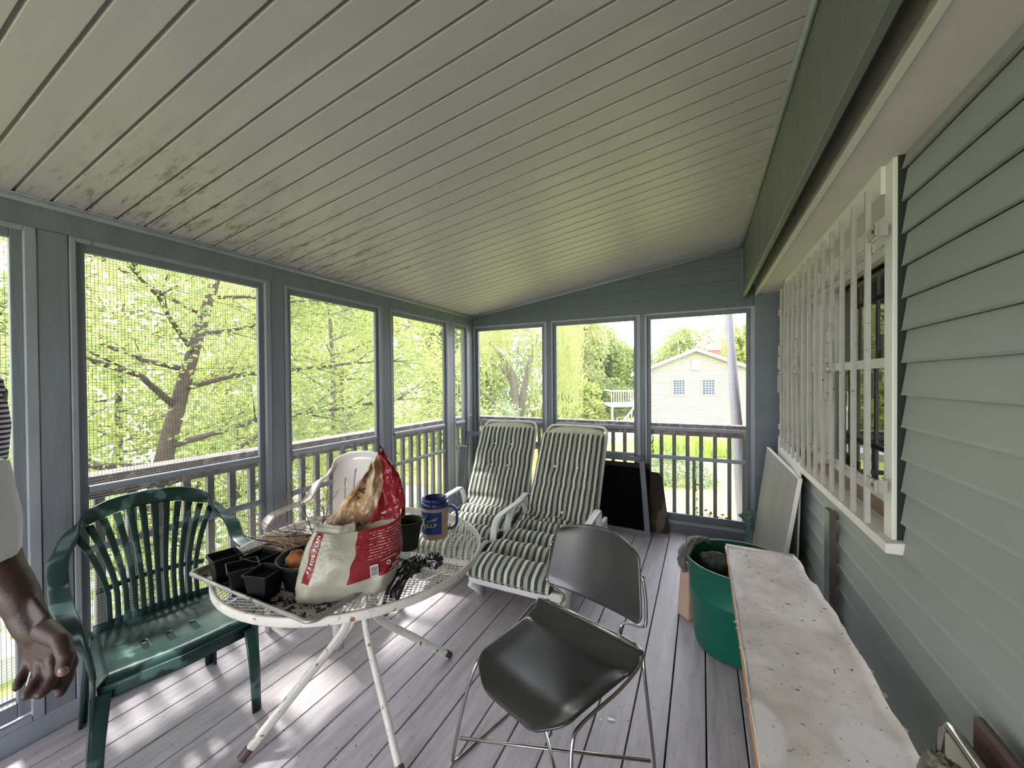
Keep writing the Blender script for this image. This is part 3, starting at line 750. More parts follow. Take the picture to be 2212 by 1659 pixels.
fbank(1235, 30, 2.6, 4.2, 'low yellow bush under the tall yellow-green tree', 'leaf_yellow', 68, size=0.24)
fbank(1290, 33, 3.2, 4.0, 'wide dark hedge bush left of the neighbour deck', 'leaf_near', 69, size=0.24)
fbank(1410, 52, 3.0, 6.4, 'small rounded tree at the left end of the gabled house roof', 'leaf_far', 70)
fbank(1470, 50, 4.6, 9.9, 'rounded tree behind the left slope of the gabled roof', 'leaf_near', 71)
fbank(1545, 52, 5.0, 9.9, 'rounded tree behind the chimney of the gabled house', 'leaf_far', 72)
fbank(1606, 40, 2.4, 9.6, 'pointed yellow-green tree right of the leaning white pole', 'leaf_yellow', 73)
# spruce tip
x, y = far(46, 1290); t = thing('spruce_tree', (x, y, GZ), label='thin dark pointed spruce top rising above the round trees', cat='tree')
MB().tube([(0, 0, 0), (0, 0, 10.6)], [0.2, 0.02], 8).build('trunk', 'bark', t); lv = MB(); rnd = random.Random(4)
for k in range(26):
    z = 5+k*0.22; L = 1.5*(1-k/27)+0.15
    for q in range(9): leafquads(lv, (math.cos(q*0.7+k)*L*0.5, math.sin(q*0.7+k)*L*0.5, z), 7, (L*0.25, L*0.25, 0.06), 0.28, rnd)
lv.build('foliage', 'leaf_far', t)
# weeping willow
x, y = far(19, 1112); t = thing('willow_tree', (x, y, GZ), label='weeping willow with forked grey trunk in the first far screen', cat='tree')
mb = MB()
lx, ly = RGT.x, RGT.y
def L3(a, z, b=0.0): return (lx*a-ly*b, ly*a+lx*b, z)
mb.tube([L3(0.25, 0), L3(0.20, 1.6), L3(0.05, 2.8), L3(-0.1, 4.2), L3(-0.45, 5.0), L3(-1.2, 5.9)], [0.30, 0.24, 0.22, 0.18, 0.12, 0.06], 10)
mb.tube([L3(0.18, 2.0), L3(0.45, 3.6), L3(0.70, 4.8), L3(1.1, 6.2)], [0.20, 0.16, 0.13, 0.06], 8)
mb.tube([L3(0.15, 1.4), L3(-0.6, 2.6), L3(-1.5, 3.4), L3(-2.1, 3.7)], [0.12, 0.09, 0.06, 0.03], 8)
mb.tube([L3(-0.05, 3.9), L3(-0.7, 4.7), L3(-1.4, 4.9)], [0.10, 0.07, 0.03], 8)
mb.build('trunk', 'bark_grey', t, smooth=True)
lv = MB(); rnd = random.Random(12)
for k in range(430):
    a = rnd.uniform(-2.6, 3.2); b = rnd.uniform(-1.6, 2.2)
    if abs(a-0.2) < 0.55 and b < 0.3 and rnd.random() < 0.75: continue
    top = 7.4-0.16*(a-0.9)**2+rnd.uniform(-0.5, 0.9); L = rnd.uniform(2.2, 5.6) if a > 0.7 else rnd.uniform(1.0, 3.2)
    z = top; c = L3(a, top, b)
    while z > max(0.5, top-L):
        for _ in range(2):
            p = Vector((c[0]+rnd.uniform(-.05, .05), c[1]+rnd.uniform(-.05, .05), z)); a_ = Vector((rnd.uniform(-.6, .6), rnd.uniform(-.6, .6), -1)).normalized()
            b_ = a_.cross(Vector((rnd.uniform(-1, 1), rnd.uniform(-1, 1), 0.1))).normalized(); q = len(lv.v)
            lv.v += [tuple(p), tuple(p+a_*0.08+b_*0.022), tuple(p+a_*0.18), tuple(p+a_*0.08-b_*0.022)]; lv.f.append((q, q+1, q+2, q+3))
        z -= 0.13
lv.build('foliage', 'leaf_willow', t)
# white dead stems at its foot
x, y = far(13.5, 1062); t = thing('dead_sapling', (x, y, GZ), label='bare white forked stems in front of the dark bush by the willow', cat='sapling')
g = MB(); rnd = random.Random(2)
for k in range(7):
    a = rnd.uniform(-0.5, 0.5); h = rnd.uniform(1.6, 2.9); g.tube([(a*0.3, 0, 0), (a*0.7, 0.05, h*0.5), (a*1.3, 0.1, h)], [0.022, 0.015, 0.006], 5)
g.build('stems', 'driveway_pale', t)
# shrub and grass clumps in the lawn
def shrub(name, px, depth, r, h, label, mat, seed, n=7000, size=0.09):
    x, y = far(depth, px); rnd = random.Random(seed); t = thing(name, (x, y, GZ), label=label, cat='shrub'); lv = MB(); st = MB()
    for k in range(9): st.tube([(rnd.uniform(-.2, .2)*r, rnd.uniform(-.2, .2)*r, 0), (rnd.uniform(-.6, .6)*r, rnd.uniform(-.6, .6)*r, h*0.7)], [0.012, 0.005], 4)
    st.build('stems', 'bark', t)
    for _ in range(n):
        a = rnd.uniform(0, 2*PI); zz = rnd.random(); rr = r*math.sqrt(max(0.1, 1-zz*zz))*rnd.uniform(0.75, 1.0)*(1+0.18*noise.noise(Vector((a, zz*2, seed))))
        leafquads(lv, (math.cos(a)*rr, math.sin(a)*rr*0.8, 0.05+zz*h*(0.9+0.2*noise.noise(Vector((a*2, 0, seed))))), 1, (0.05, 0.05, 0.05), size, rnd)
    lv.build('foliage', mat, t); return t
shrub('evergreen_shrub', 1452, 15.5, 1.55, 1.05, 'rounded grey-green shrub on the lawn behind the balusters', 'leaf_shrub', 3)
shrub('evergreen_shrub', 1240, 16.5, 1.6, 0.95, 'low grey-green shrub seen between the two striped loungers', 'leaf_shrub', 4)
for i, (px, dp, lab) in enumerate(((1432, 19.5, 'tall bright grass clump behind the shrub, nearest the middle post'), (1475, 20.5, 'tall bright grass clump behind the shrub, second from the middle post'), (1540, 21, 'tall bright grass clump in front of the pale path'), (1590, 21.5, 'tall bright grass clump beside the leaning pole'))):
    x, y = far(dp, px); rnd = random.Random(i); t = thing('grass_clump', (x, y, GZ), label=lab, cat='plant'); lv = MB()
    for _ in range(900):
        a = rnd.uniform(0, 2*PI); rr = math.sqrt(rnd.random())*1.1; bx_, by_ = math.cos(a)*rr*1.2, math.sin(a)*rr*0.6; h = rnd.uniform(0.5, 1.15)*(1.15 if i < 2 else 0.7)
        dx_, dy_ = rnd.uniform(-.35, .35), rnd.uniform(-.35, .35); q = len(lv.v)
        lv.v += [(bx_-0.02, by_, 0), (bx_+0.02, by_, 0), (bx_+dx_*0.4+0.02, by_+dy_*0.4, h*0.7), (bx_+dx_, by_+dy_, h), (bx_+dx_*0.4-0.02, by_+dy_*0.4, h*0.7)]; lv.f.append((q, q+1, q+2, q+3, q+4))
    lv.build('blades', 'leaf_blade', t)
# neighbour house with gable
hx, hy = far(26, 1503)
hs = thing('neighbour_house', (hx, hy, GZ), 4, label='pale cream gabled house with two small windows beyond the yard', cat='house')
W2, EH, AP = 3.75, 4.42, 5.92
g = MB()
g.extrude_poly([(-W2, 0, 0), (W2, 0, 0), (W2, 0, EH), (0, 0, AP), (-W2, 0, EH)], (0, 9, 0)); g.build('wall', 'house_cream', hs)
sd_ = MB(); z = 0.1
while z < AP-0.2:
    ww = W2 if z < EH else W2*(AP-z)/(AP-EH)
    sd_.box(-ww, ww, -0.03, 0.0, z, z+0.02); z += 0.16
sd_.build('clapboards', 'house_cream', hs)
for s_ in (-1, 1):
    g = MB(); g.hexa([(0, -0.35, AP+0.02), (s_*(W2+0.35), -0.35, EH-0.13), (s_*(W2+0.35), 9.2, EH-0.13), (0, 9.2, AP+0.02), (0, -0.35, AP+0.16), (s_*(W2+0.35), -0.35, EH+0.01), (s_*(W2+0.35), 9.2, EH+0.01), (0, 9.2, AP+0.16)]); g.build('roof_slope', 'roof_grey', hs)
    MB().beam((0, -0.38, AP+0.05), (s_*(W2+0.35), -0.38, EH-0.10), 0.05, 0.20).build('rake_board', 'house_white', hs)
for wx in (-1.02, 0.75):
    f = MB().box(wx-0.44, wx+0.44, -0.08, 0, 2.95, 4.05).build('window_frame', 'house_white', hs)
    p_ = MB().box(wx-0.34, wx+0.34, -0.10, -0.08, 3.50, 3.97); p_.box(wx-0.34, wx+0.34, -0.10, -0.08, 3.03, 3.46); p_.build('pane', 'house_glass', f)
    q_ = MB()
    for k in range(1, 4): q_.box(wx-0.34+0.17*k-0.012, wx-0.34+0.17*k+0.012, -0.115, -0.10, 3.03, 3.97)
    for k in range(1, 6): q_.box(wx-0.34, wx+0.34, -0.115, -0.10, 3.03+0.155*k-0.01, 3.03+0.155*k+0.01)
    q_.build('muntins', 'house_white', f)
MB().box(-0.26, 0.26, -0.08, 0, 4.62, 5.30).build('gable_vent', 'house_white', hs)
c_ = MB().box(0.95, 1.65, 2.2, 2.9, 4.8, 6.35).build('chimney', 'brick_red', hs); MB().box(0.88, 1.72, 2.1, 3.0, 6.05, 6.5).build('chimney_cap', 'house_white', c_)
# neighbour deck with stairs
nx_, ny_ = far(25, 1346); nd = thing('neighbour_deck', (nx_, ny_, GZ), 22, label='raised white wooden deck with railing and stairs left of the gabled house', cat='deck')
g = MB().box(-0.95, 1.2, -1, 1.5, 2.35, 2.5); g.build('platform', 'house_white', nd)
for px_ in (-0.85, 0.9): MB().box(px_-0.05, px_+0.05, -0.95, -0.85, 0, 2.35).build('post', 'house_white', nd)
g = MB(); g.box(-0.95, 1.2, -1.0, -0.92, 3.3, 3.38); g.box(-0.95, -0.87, -1, 1.5, 3.3, 3.38)
for k in range(15): g.box(-0.93+k*0.145, -0.89+k*0.145, -0.98, -0.94, 2.5, 3.3)
g.build('railing', 'house_white', nd)
g = MB(); g.beam((1.1, -1.2, 2.4), (-0.9, -1.6, 0.1), 0.06, 0.25); g.beam((1.1, -1.3, 3.2), (-0.9, -1.7, 0.95), 0.06, 0.08)
for k in range(12): g.beam((1.1-2.0*k/11, -1.25-0.4*k/11, 2.4-2.3*k/11), (1.1-2.0*k/11, -1.25-0.4*k/11, 3.2-2.25*k/11), 0.04, 0.04, (1, 0, 0))
g.build('stairs', 'house_white', nd)
# chain-link fence, bins
fx, fy = far(36, 1250); t = thing('chain_link_fence', (fx, fy, GZ), 25, label='low chain-link fence across the yard in the middle far screen', cat='fence')
g = MB()
for k in range(9): g.tube([(-8+2*k, 0, 0), (-8+2*k, 0, 1.25)], 0.035, 6)
g.tube([(-8, 0, 1.22), (8, 0, 1.22)], 0.025, 6); g.build('posts', 'fence_wire', t)
g = MB()
for k in range(160):
    g.beam((-8+k*0.1, 0, 0.05), (-8+k*0.1+1.1, 0, 1.2), 0.008, 0.008) if k < 150 else None
    g.beam((-8+k*0.1+1.1, 0, 0.05), (-8+k*0.1, 0, 1.2), 0.008, 0.008) if k < 150 else None
g.build('wire', 'fence_wire', t)
for px, lab in ((1222, 'green panel box by the chain-link fence, left one'), (1252, 'green panel box by the chain-link fence, right one')):
    x, y = far(35, px); t = thing('storage_box', (x, y, GZ), 25, label=lab, cat='box', group='green boxes by the fence')
    MB().box(-0.5, 0.5, -0.4, 0.4, 0, 0.95).build('body', 'bin_green', t); MB().box(-0.54, 0.54, -0.44, 0.44, 0.95, 1.02).build('lid', 'house_white', t)
# leaning pole outside the far right screen
a = Vector((*far(5.6, 1612), GZ)); q1 = far(5.6, 1607); b1 = Vector((q1[0], q1[1], 1.45-5.6*(1135-818)/849)); q2 = far(6.6, 1573); b2 = Vector((q2[0], q2[1], 1.45+6.6*(818-665)/849))
dirv = (b2-b1).normalized(); bot = b1+dirv*((GZ-b1.z)/dirv.z); top = b1+dirv*((3.3-b1.z)/dirv.z)
t = thing('leaning_pole', tuple(bot), label='leaning white pole with peeling paint outside the right far screen', cat='pole')
MB().tube([(0, 0, 0), tuple((b1-bot)), tuple(b2-bot), tuple(top-bot)], [0.105, 0.090, 0.060, 0.050], 14).build('shaft', 'peeling_post', t, smooth=True)
# ivy caught on the far screens
def ivy(x0, pts, label, seed):
    t = thing('ivy_vine', pts[0], label=label, cat='vine'); rnd = random.Random(seed); o = Vector(pts[0])
    q = [Vector(p)-o for p in pts]; MB().tube(q, 0.0025, 5).build('stem', 'bark', t); lv = MB()
    for i in range(len(q)-1):
        for _ in range(7): leafquads(lv, q[i].lerp(q[i+1], rnd.random()), 1, (0.014, 0.004, 0.014), 0.035, rnd)
    lv.build('foliage', 'leaf_ivy', t)
ivy(0, [(-0.05, YF+0.06, 0.16), (-0.048, YF+0.06, 0.30), (-0.055, YF+0.06, 0.44), (-0.045, YF+0.06, 0.58)], 'dark ivy climbing the short upright of the right far screen', 1)
ivy(0, [(-0.05, YF+0.058, 0.175), (0.06, YF+0.058, 0.180), (0.15, YF+0.058, 0.172), (0.26, YF+0.058, 0.176)], 'dark ivy lying along the bottom rail of the right far screen', 2)
ivy(0, [(-0.440, YF+0.06, 0.715), (-0.436, YF+0.06, 0.80), (-0.442, YF+0.06, 0.90)], 'dark ivy on the left edge of the right far screen', 3)
# ------------------------------------------------------------------ moulded plastic armchairs
def monobloc(name, loc, rz, label, mat, cat='chair', top=0.82, style='fan'):
    t = thing(name, loc, rz, label, cat)
    sz = 0.42
    def legside(s):
        # front leg: L-shaped, tapering to the foot
        g = MB()
        P = [(s*0.262, -0.235, 0.0), (s*0.256, -0.240, 0.20), (s*0.245, -0.240, 0.38), (s*0.243, -0.232, 0.47)]
        g.ribbon(P, [(0, 0.030, 0), (0, 0.044, 0), (0, 0.060, 0), (0, 0.066, 0)], 0.012, 8)
        g.ribbon([(p[0]-s*0.018, p[1]-0.020, p[2]) for p in P[:3]], [(0.030, 0, 0), (0.040, 0, 0), (0.055, 0, 0)], 0.010, 8)
        g.build('leg', mat, t, smooth=True)
        g = MB(); P = [(s*0.235, 0.250, 0.0), (s*0.225, 0.222, 0.20), (s*0.205, 0.185, 0.40)]
        g.ribbon(P, [(0, 0.032, 0), (0, 0.042, 0), (0, 0.058, 0)], 0.012, 8)
        g.ribbon([(p[0]-s*0.02, p[1]+0.018, p[2]) for p in P], [(0.032, 0, 0), (0.040, 0, 0), (0.05, 0, 0)], 0.010, 8)
        g.build('leg', mat, t, smooth=True)
    legside(-1); legside(1)
    # arm and top band in one sweep
    half = [(0.243, -0.232, 0.44), (0.256, -0.236, 0.52), (0.285, -0.225, 0.600), (0.297, -0.175, 0.640), (0.300, -0.09, 0.652), (0.298, 0.01, 0.655),
            (0.296, 0.10, 0.668), (0.292, 0.175, 0.665+(top-0.82)*0.45+0.035), (0.272, 0.238, top-0.120+(top-0.82)*-0.2), (0.225, 0.285, top-0.060), (0.125, 0.315, top-0.012), (0.0, 0.322, top)]
    wh = [(0, 0.060, 0), (0.01, 0.060, 0), (0.052, 0.02, 0.01), (0.060, 0.0, 0.006), (0.060, 0, 0.004), (0.058, 0, 0.004), (0.058, 0.002, 0.0), (0.062, 0.006, -0.010), (0.058, 0.010, -0.032), (0.042, 0.008, -0.056), (0.012, -0.008, -0.066), (0, -0.012, -0.068)]
    pts = spline(half, 5)[:-1]; wv = spline(wh, 5)[:-1]
    mp = pts+[Vector((0, 0.322, top))]+[Vector((-p.x, p.y, p.z)) for p in pts[::-1]]
    mw = wv+[Vector(wh[-1])]+[Vector((-w_.x, w_.y, w_.z)) for w_ in wv[::-1]]
    MB().ribbon(mp, [w_ if i <= len(pts) else Vector((w_.x, w_.y, w_.z)) for i, w_ in enumerate(mw)], 0.016, 12).build('arm_band', mat, t, smooth=True)
    # seat
    def seat(u, v):
        x = (u-0.5)*2; w_ = 0.232-0.025*v; y = -0.255+0.45*v
        z = sz-0.030*math.exp(-((x*1.3)**2))*math.sin(PI*min(1, max(0, v*1.05)))-0.012*v
        if v < 0.10: z -= 0.045*((0.10-v)/0.10)**2; y += 0.012*((0.10-v)/0.10)**2
        z -= 0.028*max(0, abs(x)-0.90)/0.10
        return (x*w_, y, z)
    def slot(u, v): return abs(v-0.42) < 0.095 and any(abs(u-c) < 0.014 for c in (0.32, 0.5, 0.68))
    MB().grid(seat, 56, 40, skip=slot if style == 'fan' else None).build('seat', mat, t, smooth=True, solid=0.008)
    g = MB(); g.ribbon([(-0.232, -0.250, sz-0.045), (0, -0.262, sz-0.05), (0.232, -0.250, sz-0.045)], (0, 0, 0.05), 0.008, 8); g.build('front_apron', mat, t, smooth=True)
    # backrest
    def B(x, v):    # point on the back surface, x = half-metre coordinate, v = 0 bottom .. 1 top
        zt = top-0.022-1.25*x*x if style == 'fan' else top-0.010-1.0*x*x
        z = sz-0.02+v*(zt-sz+0.02)
        y = 0.185+0.125*v**1.15-0.35*x*x*(1-0.3*v)
        return Vector((x, y, z))
    if style == 'fan':
        n = 12
        for i in range(n):
            a = (i-(n-1)/2)/((n-1)/2)
            pts, wv = [], []
            for k in range(11):
                v = k/10; x = a*(0.150+0.088*max(0, (v-0.30)/0.70)**1.35)
                pts.append(B(x, v*0.985)); wv.append((0.0195+0.012*max(0, v-0.35), 0, 0))
            MB().ribbon(pts, wv, 0.008, 8).build('back_slat', mat, t, smooth=True)
        MB().ribbon([B(x, 0.36)+Vector((0, 0.004, 0)) for x in [(-0.185+0.37*k/12) for k in range(13)]], (0, 0, 0.022), 0.008, 8).build('back_rail', mat, t, smooth=True)
        MB().ribbon([B(x, 0.03)+Vector((0, 0.002, 0)) for x in [(-0.20+0.40*k/12) for k in range(13)]], (0, 0.01, 0.05), 0.008, 8).build('back_rail', mat, t, smooth=True)
    else:
        def bk(u, v):
            w_ = 0.185+0.075*max(0, (v-0.25)/0.75)**1.1; p = B((u-0.5)*2*w_, v*1.0); return tuple(p)
        def slit(u, v):
            for c, v0, v1 in ((0.22, 0.46, 0.74), (0.38, 0.52, 0.84), (0.62, 0.52, 0.84), (0.78, 0.46, 0.74)):
                cc = c+(c-0.5)*0.06*(v-0.6); w2 = 0.013
                if v0 < v < v1 and abs(u-cc) < w2: return True
            return False
        MB().grid(bk, 80, 40, skip=slit).build('backrest', mat, t, smooth=True, solid=0.006)
    return t
monobloc('plastic_armchair', (-2.065, 0.860, 0), 78.5, 'dark green plastic armchair with slatted fan back by the left screens', 'green_plastic', top=0.905)
monobloc('plastic_armchair', (-2.06, 1.70, 0), 8, 'white plastic armchair with nearly solid back behind the round table', 'white_plastic', top=0.93, style='solid')

# ------------------------------------------------------------------ grey shell chair
gc = thing('stacking_chair', (-0.512, 1.365, 0), -19.5, 'charcoal grey plastic shell chair on a thin chrome rod frame', 'chair'); gc.scale = (1.10, 1.13, 0.875)
def gseat(u, v):     # v 0 = front, 1 = rear
    x = (u-0.5)*2; w_ = 0.190+0.045*v-0.03*max(0, 0.18-v)/0.18
    y = -0.215+0.43*v; z = 0.455-0.020*math.sin(PI*min(1, v*1.1))*(1-x*x)
    if v < 0.28: q = (0.28-v)/0.28; z -= 0.062*q**2.2; y += 0.020*q**2
    if v > 0.78: q = (v-0.78)/0.22; z += 0.060*q**1.6; y -= 0.010*q
    if v < 0.16: w_ *= 1-0.30*((0.16-v)/0.16)**2.2
    z += 0.014*max(0, abs(x)-0.75)/0.25*(1 if v < 0.8 else 0.3)
    return (x*w_, y, z)
MB().grid(gseat, 28, 30).build('seat', 'grey_shell', gc, smooth=True, solid=0.011, sub=1)
def gback(u, v):
    x = (u-0.5)*2; w_ = 0.218-0.034*v
    if v > 0.86: w_ *= 1-0.16*((v-0.86)/0.14)**2
    if v < 0.14: w_ *= 1-0.10*((0.14-v)/0.14)**2
    z = 0.596+0.300*v+0.030*math.cos(x*PI/2)*(v-0.5)*2
    y = 0.245+0.045*v+0.050*(1-x*x)*1.0-0.022
    return (x*w_, y, z)
MB().grid(gback, 28, 22).build('backrest', 'grey_shell', gc, smooth=True, solid=0.010, sub=1)
r_ = 0.0058
for s in (-1, 1):
    P = spline([(s*0.204, 0.252, 0.80), (s*0.216, 0.250, 0.70), (s*0.220, 0.244, 0.62), (s*0.212, 0.240, 0.588), (s*0.150, 0.242, 0.568), (s*0.128, 0.236, 0.545), (s*0.135, 0.215, 0.520)], 6)
    MB().tube(P, r_, 8).build('back_rod', 'chrome', gc, smooth=True)
    P = spline([(s*0.135, 0.218, 0.520), (s*0.205, 0.214, 0.512), (s*0.232, 0.196, 0.50), (s*0.248, 0.185, 0.40), (s*0.262, 0.215, 0.06), (s*0.262, 0.200, 0.009), (s*0.258, 0.12, 0.006), (s*0.250, -0.10, 0.006), (s*0.246, -0.205, 0.008), (s*0.243, -0.218, 0.05), (s*0.228, -0.185, 0.25), (s*0.208, -0.150, 0.405), (s*0.208, -0.100, 0.440), (s*0.226, 0.05, 0.452), (s*0.238, 0.16, 0.485), (s*0.225, 0.205, 0.512)], 6)
    MB().tube(P, r_, 8).build('side_rod', 'chrome', gc, smooth=True)
MB().tube([(-0.246, -0.19, 0.09), (0.262, 0.19, 0.09)], r_, 8).build('cross_rod', 'chrome', gc, smooth=True)
MB().tube([(0.246, -0.19, 0.102), (-0.262, 0.19, 0.102)], r_, 8).build('cross_rod', 'chrome', gc, smooth=True)
MB().tube([(-0.20, 0.214, 0.516), (0.20, 0.214, 0.516)], r_, 8).build('seat_rod', 'chrome', gc, smooth=True)

# ------------------------------------------------------------------ loungers
def lounger(loc, rz, label):
    t = thing('sun_lounger', loc, rz, label, 'lounger')
    W = 0.315
    for s in (-1, 1):
        MB().ribbon([(s*W, 0.05, 0.160), (s*W, 0.50, 0.172), (s*W, 1.20, 0.175)], (0, 0, 0.075), 0.030, 8).build('side_rail', 'resin_white', t, smooth=True)
        MB().ribbon([(s*(W-0.02), 0.16, 0.0), (s*(W-0.01), 0.14, 0.06), (s*W, 0.10, 0.15)], [(0, 0.045, 0), (0, 0.09, 0), (0, 0.18, 0)], 0.035, 8).build('leg', 'resin_white', t, smooth=True)
        # rear leg as an open A-frame
        g = MB(); g.ribbon([(s*W, 1.02, 0.0), (s*W, 1.00, 0.12), (s*W, 0.96, 0.22), (s*W, 0.98, 0.27)], (0, 0.045, 0), 0.032, 8)
        g.ribbon([(s*W, 1.20, 0.0), (s*W, 1.20, 0.12), (s*W, 1.18, 0.24)], (0, 0.05, 0), 0.032, 8)
        g.ribbon([(s*W, 0.98, 0.265), (s*W, 1.20, 0.26)], (0, 0, 0.045), 0.032, 8)
        g.build('leg', 'resin_white', t, smooth=True)
        P = spline([(s*W, 0.36, 0.19), (s*(W+0.012), 0.39, 0.33), (s*(W+0.016), 0.45, 0.405), (s*(W+0.016), 0.56, 0.425), (s*(W+0.014), 0.80, 0.43), (s*(W+0.010), 0.90, 0.42), (s*W, 0.96, 0.30), (s*W, 0.98, 0.20)], 5)
        MB().ribbon(P, [(0.052, 0, 0)]*len(P), 0.020, 10).build('armrest', 'resin_white', t, smooth=True)
    g = MB(); g.ribbon([(-W, 0.045, 0.160), (W, 0.045, 0.160)], (0, 0, 0.060), 0.03, 8)
    for k in range(9): g.box(-W, W, 0.08+k*0.098, 0.145+k*0.098, 0.188, 0.200)
    g.build('seat_deck', 'resin_white', t)
    a, bq = Vector((0, 0.95, 0.21)), Vector((0, 1.435, 1.005))
    d = (bq-a).normalized(); nrm = Vector((0, -d.z, d.y))
    g = MB()
    def pk(u, v):
        x = (u-0.5)*2; v_ = v
        w_ = 0.272*(1-0.14*max(0, (v-0.93)/0.07)**2)
        z_off = 0.0
        p = a+d*(v*(bq-a).length+0.0)-nrm*0.0
        return (x*w_, p.y, p.z-0.028*abs(x)**3*max(0, (v-0.9)/0.1))
    g.grid(pk, 16, 36, skip=lambda u, v: 0.1 < v < 0.86 and abs(u-0.5) < 0.42 and (v*18) % 1 < 0.3)
    g.build('back_deck', 'resin_cream', t, smooth=True, solid=0.022)
    for s in (-1, 1):
        P = spline([a+Vector((s*0.285, 0, -0.01)), a+d*0.5+Vector((s*0.285, 0, 0)), a+d*0.84+Vector((s*0.285, 0, 0)), a+d*0.922+Vector((s*0.262, 0, 0)), a+d*0.944+Vector((s*0.20, 0, 0)), a+d*0.944+Vector((0, 0, 0))], 5)
        MB().ribbon(P, [(0.004*s, 0.03, -0.01)]*len(P), 0.018, 8).build('back_frame', 'resin_white', t, smooth=True)
    MB().beam((0.2, 1.08, 0.2), (0.2, 1.28, 0.70), 0.03, 0.02).build('prop', 'resin_white', t)
    MB().beam((-0.2, 1.08, 0.2), (-0.2, 1.28, 0.70), 0.03, 0.02).build('prop', 'resin_white', t)
    return t
def cushion(loc, rz, label, buttons_back, sag, slip, seed):
    t = thing('lounger_cushion', loc, rz, label, 'cushion')
    W = 0.285
    # side profile (y, z) and its frame
    prof = [(-0.060, 0.205), (0.03, 0.216), (0.20, 0.215), (0.45, 0.212), (0.70, 0.214), (0.83, 0.225), (0.915, 0.262), (0.975, 0.335), (1.10, 0.530), (1.25, 0.775), (1.364-slip*0.6, 0.948-slip)]
    P = spline([(0, y, z) for y, z in prof], 12)
    L = [0.0]
    for i in range(1, len(P)): L.append(L[-1]+(P[i]-P[i-1]).length)
    T = L[-1]
    seams = [0.235, 0.47, 0.70, 0.86, 1.06, 1.30, T-0.26]
    bts = [(0.235, -0.095), (0.235, 0.095), (0.47, -0.095), (0.47, 0.095), (0.70, -0.095), (0.70, 0.095)]+buttons_back(T)
    def at(s):
        s = min(max(s, 0), T)
        for i in range(1, len(L)):
            if s <= L[i]: break
        k = (s-L[i-1])/max(1e-6, L[i]-L[i-1]); p = P[i-1].lerp(P[i], k); d = (P[i]-P[i-1]).normalized()
        return p, Vector((0, -d.z, d.y))
    NU, NV = 60, 150
    rings = []
    for j in range(NV+1):
        s = T*j/NV; p, nn = at(s)
        flat_end = min(1, math.sqrt(max(0, 1-((max(0, 0.045-min(s, T-s)))/0.045)**2))+0.06)
        cr = 0
        ring = []
        for k in range(NU):
            a = 2*PI*k/NU; ca, sa = math.cos(a), math.sin(a)
            x = math.copysign(abs(ca)**0.42, ca)*W; side = math.copysign(abs(sa)**0.55, sa)
            h = 0.048
            if sa > 0:
                puff = 1.0
                for sm in seams:
                    dd = abs(s-sm)
                    q = (0.30+0.34*math.exp(-((abs(x)-0.095)/0.05)**2)) if s < 0.9 else 0.30
                    if s > T-0.40 and sm > T-0.30 and not any(abs(bs-sm) < 0.05 for bs, _ in bts): q = 0
                    puff -= q*math.exp(-(dd/0.030)**2)
                for bs, bx_ in bts:
                    q = 1.3 if s < 0.9 else 0.9
                    puff -= q*math.exp(-((s-bs)**2+(x-bx_)**2)/0.0026)
                puff += 0.10*noise.noise(Vector((x*7, s*7, seed)))
                if s < 0.9: puff += 0.85*math.cos(min(1, abs((s % 0.235)-0.1175)/0.1175)*PI/2)
                h = h*max(0.18, puff)
                if 0.84 < s < 0.98 and sag: h += sag*0.03*math.exp(-((s-0.92)/0.05)**2)*(1+math.sin(x*22+1))
            off = side*h*flat_end if sa > 0 else side*0.030*flat_end
            xx = x*(1-0.03*math.exp(-((s-1.06)/0.03)**2))+0.006*noise.noise(Vector((s*9, seed, 0)))
            ring.append(p+nn*(off+0.030)+Vector((xx, 0, 0)))
        rings.append(ring)
    def uvf(i, j):
        a = 2*PI*(j % NU)/NU; ca = math.cos(a); return (0.5+0.5*math.copysign(abs(ca)**0.42, ca)*0.98, i/NV)
    MB().loft(rings, True, uvs=uvf).build('cushion_body', 'stripe_cloth', t, smooth=True)
    for bs, bx_ in bts:
        p, nn = at(bs); h = 0.048*(0.34 if bs < 0.9 else 0.52)
        c = p+nn*(h+0.034)+Vector((bx_, 0, 0))
        g = MB().tube([c-nn*0.004, c+nn*0.004, c+nn*0.006], [0.010, 0.010, 0.007], 12); g.build('button', 'ink_pale', t, smooth=True, auto=50)
    if slip:   # ties at the side
        p, nn = at(1.15); MB().tube([p+Vector((-W, 0, 0.02)), p+Vector((-W-0.03, 0.02, 0.05)), p+Vector((-W-0.035, 0.03, -0.02))], 0.004, 5).build('tie', 'ink_black', t)
    return t
l1 = (-1.055, 2.14, 0); l2 = (-1.640, 2.30, 0)
lounger(l1, 0, 'white resin sun lounger on the right, next to the leaning frames')
lounger(l2, 7, 'white resin sun lounger on the left, partly behind the round table')
cushion((l1[0]-0.01, l1[1], 0.0), 0, 'green and cream striped cushion on the right lounger, three buttons on its back', lambda T: [(T-0.33, -0.10), (T-0.33, 0.10), (T-0.72, 0.03)], 1.0, 0.012, 1)
cushion((l2[0], l2[1], 0.0), 7, 'green and cream striped cushion on the left lounger, four buttons on its back', lambda T: [(T-0.20, -0.085), (T-0.20, 0.085), (T-0.42, -0.085), (T-0.42, 0.085)], 0.0, 0.0, 2)
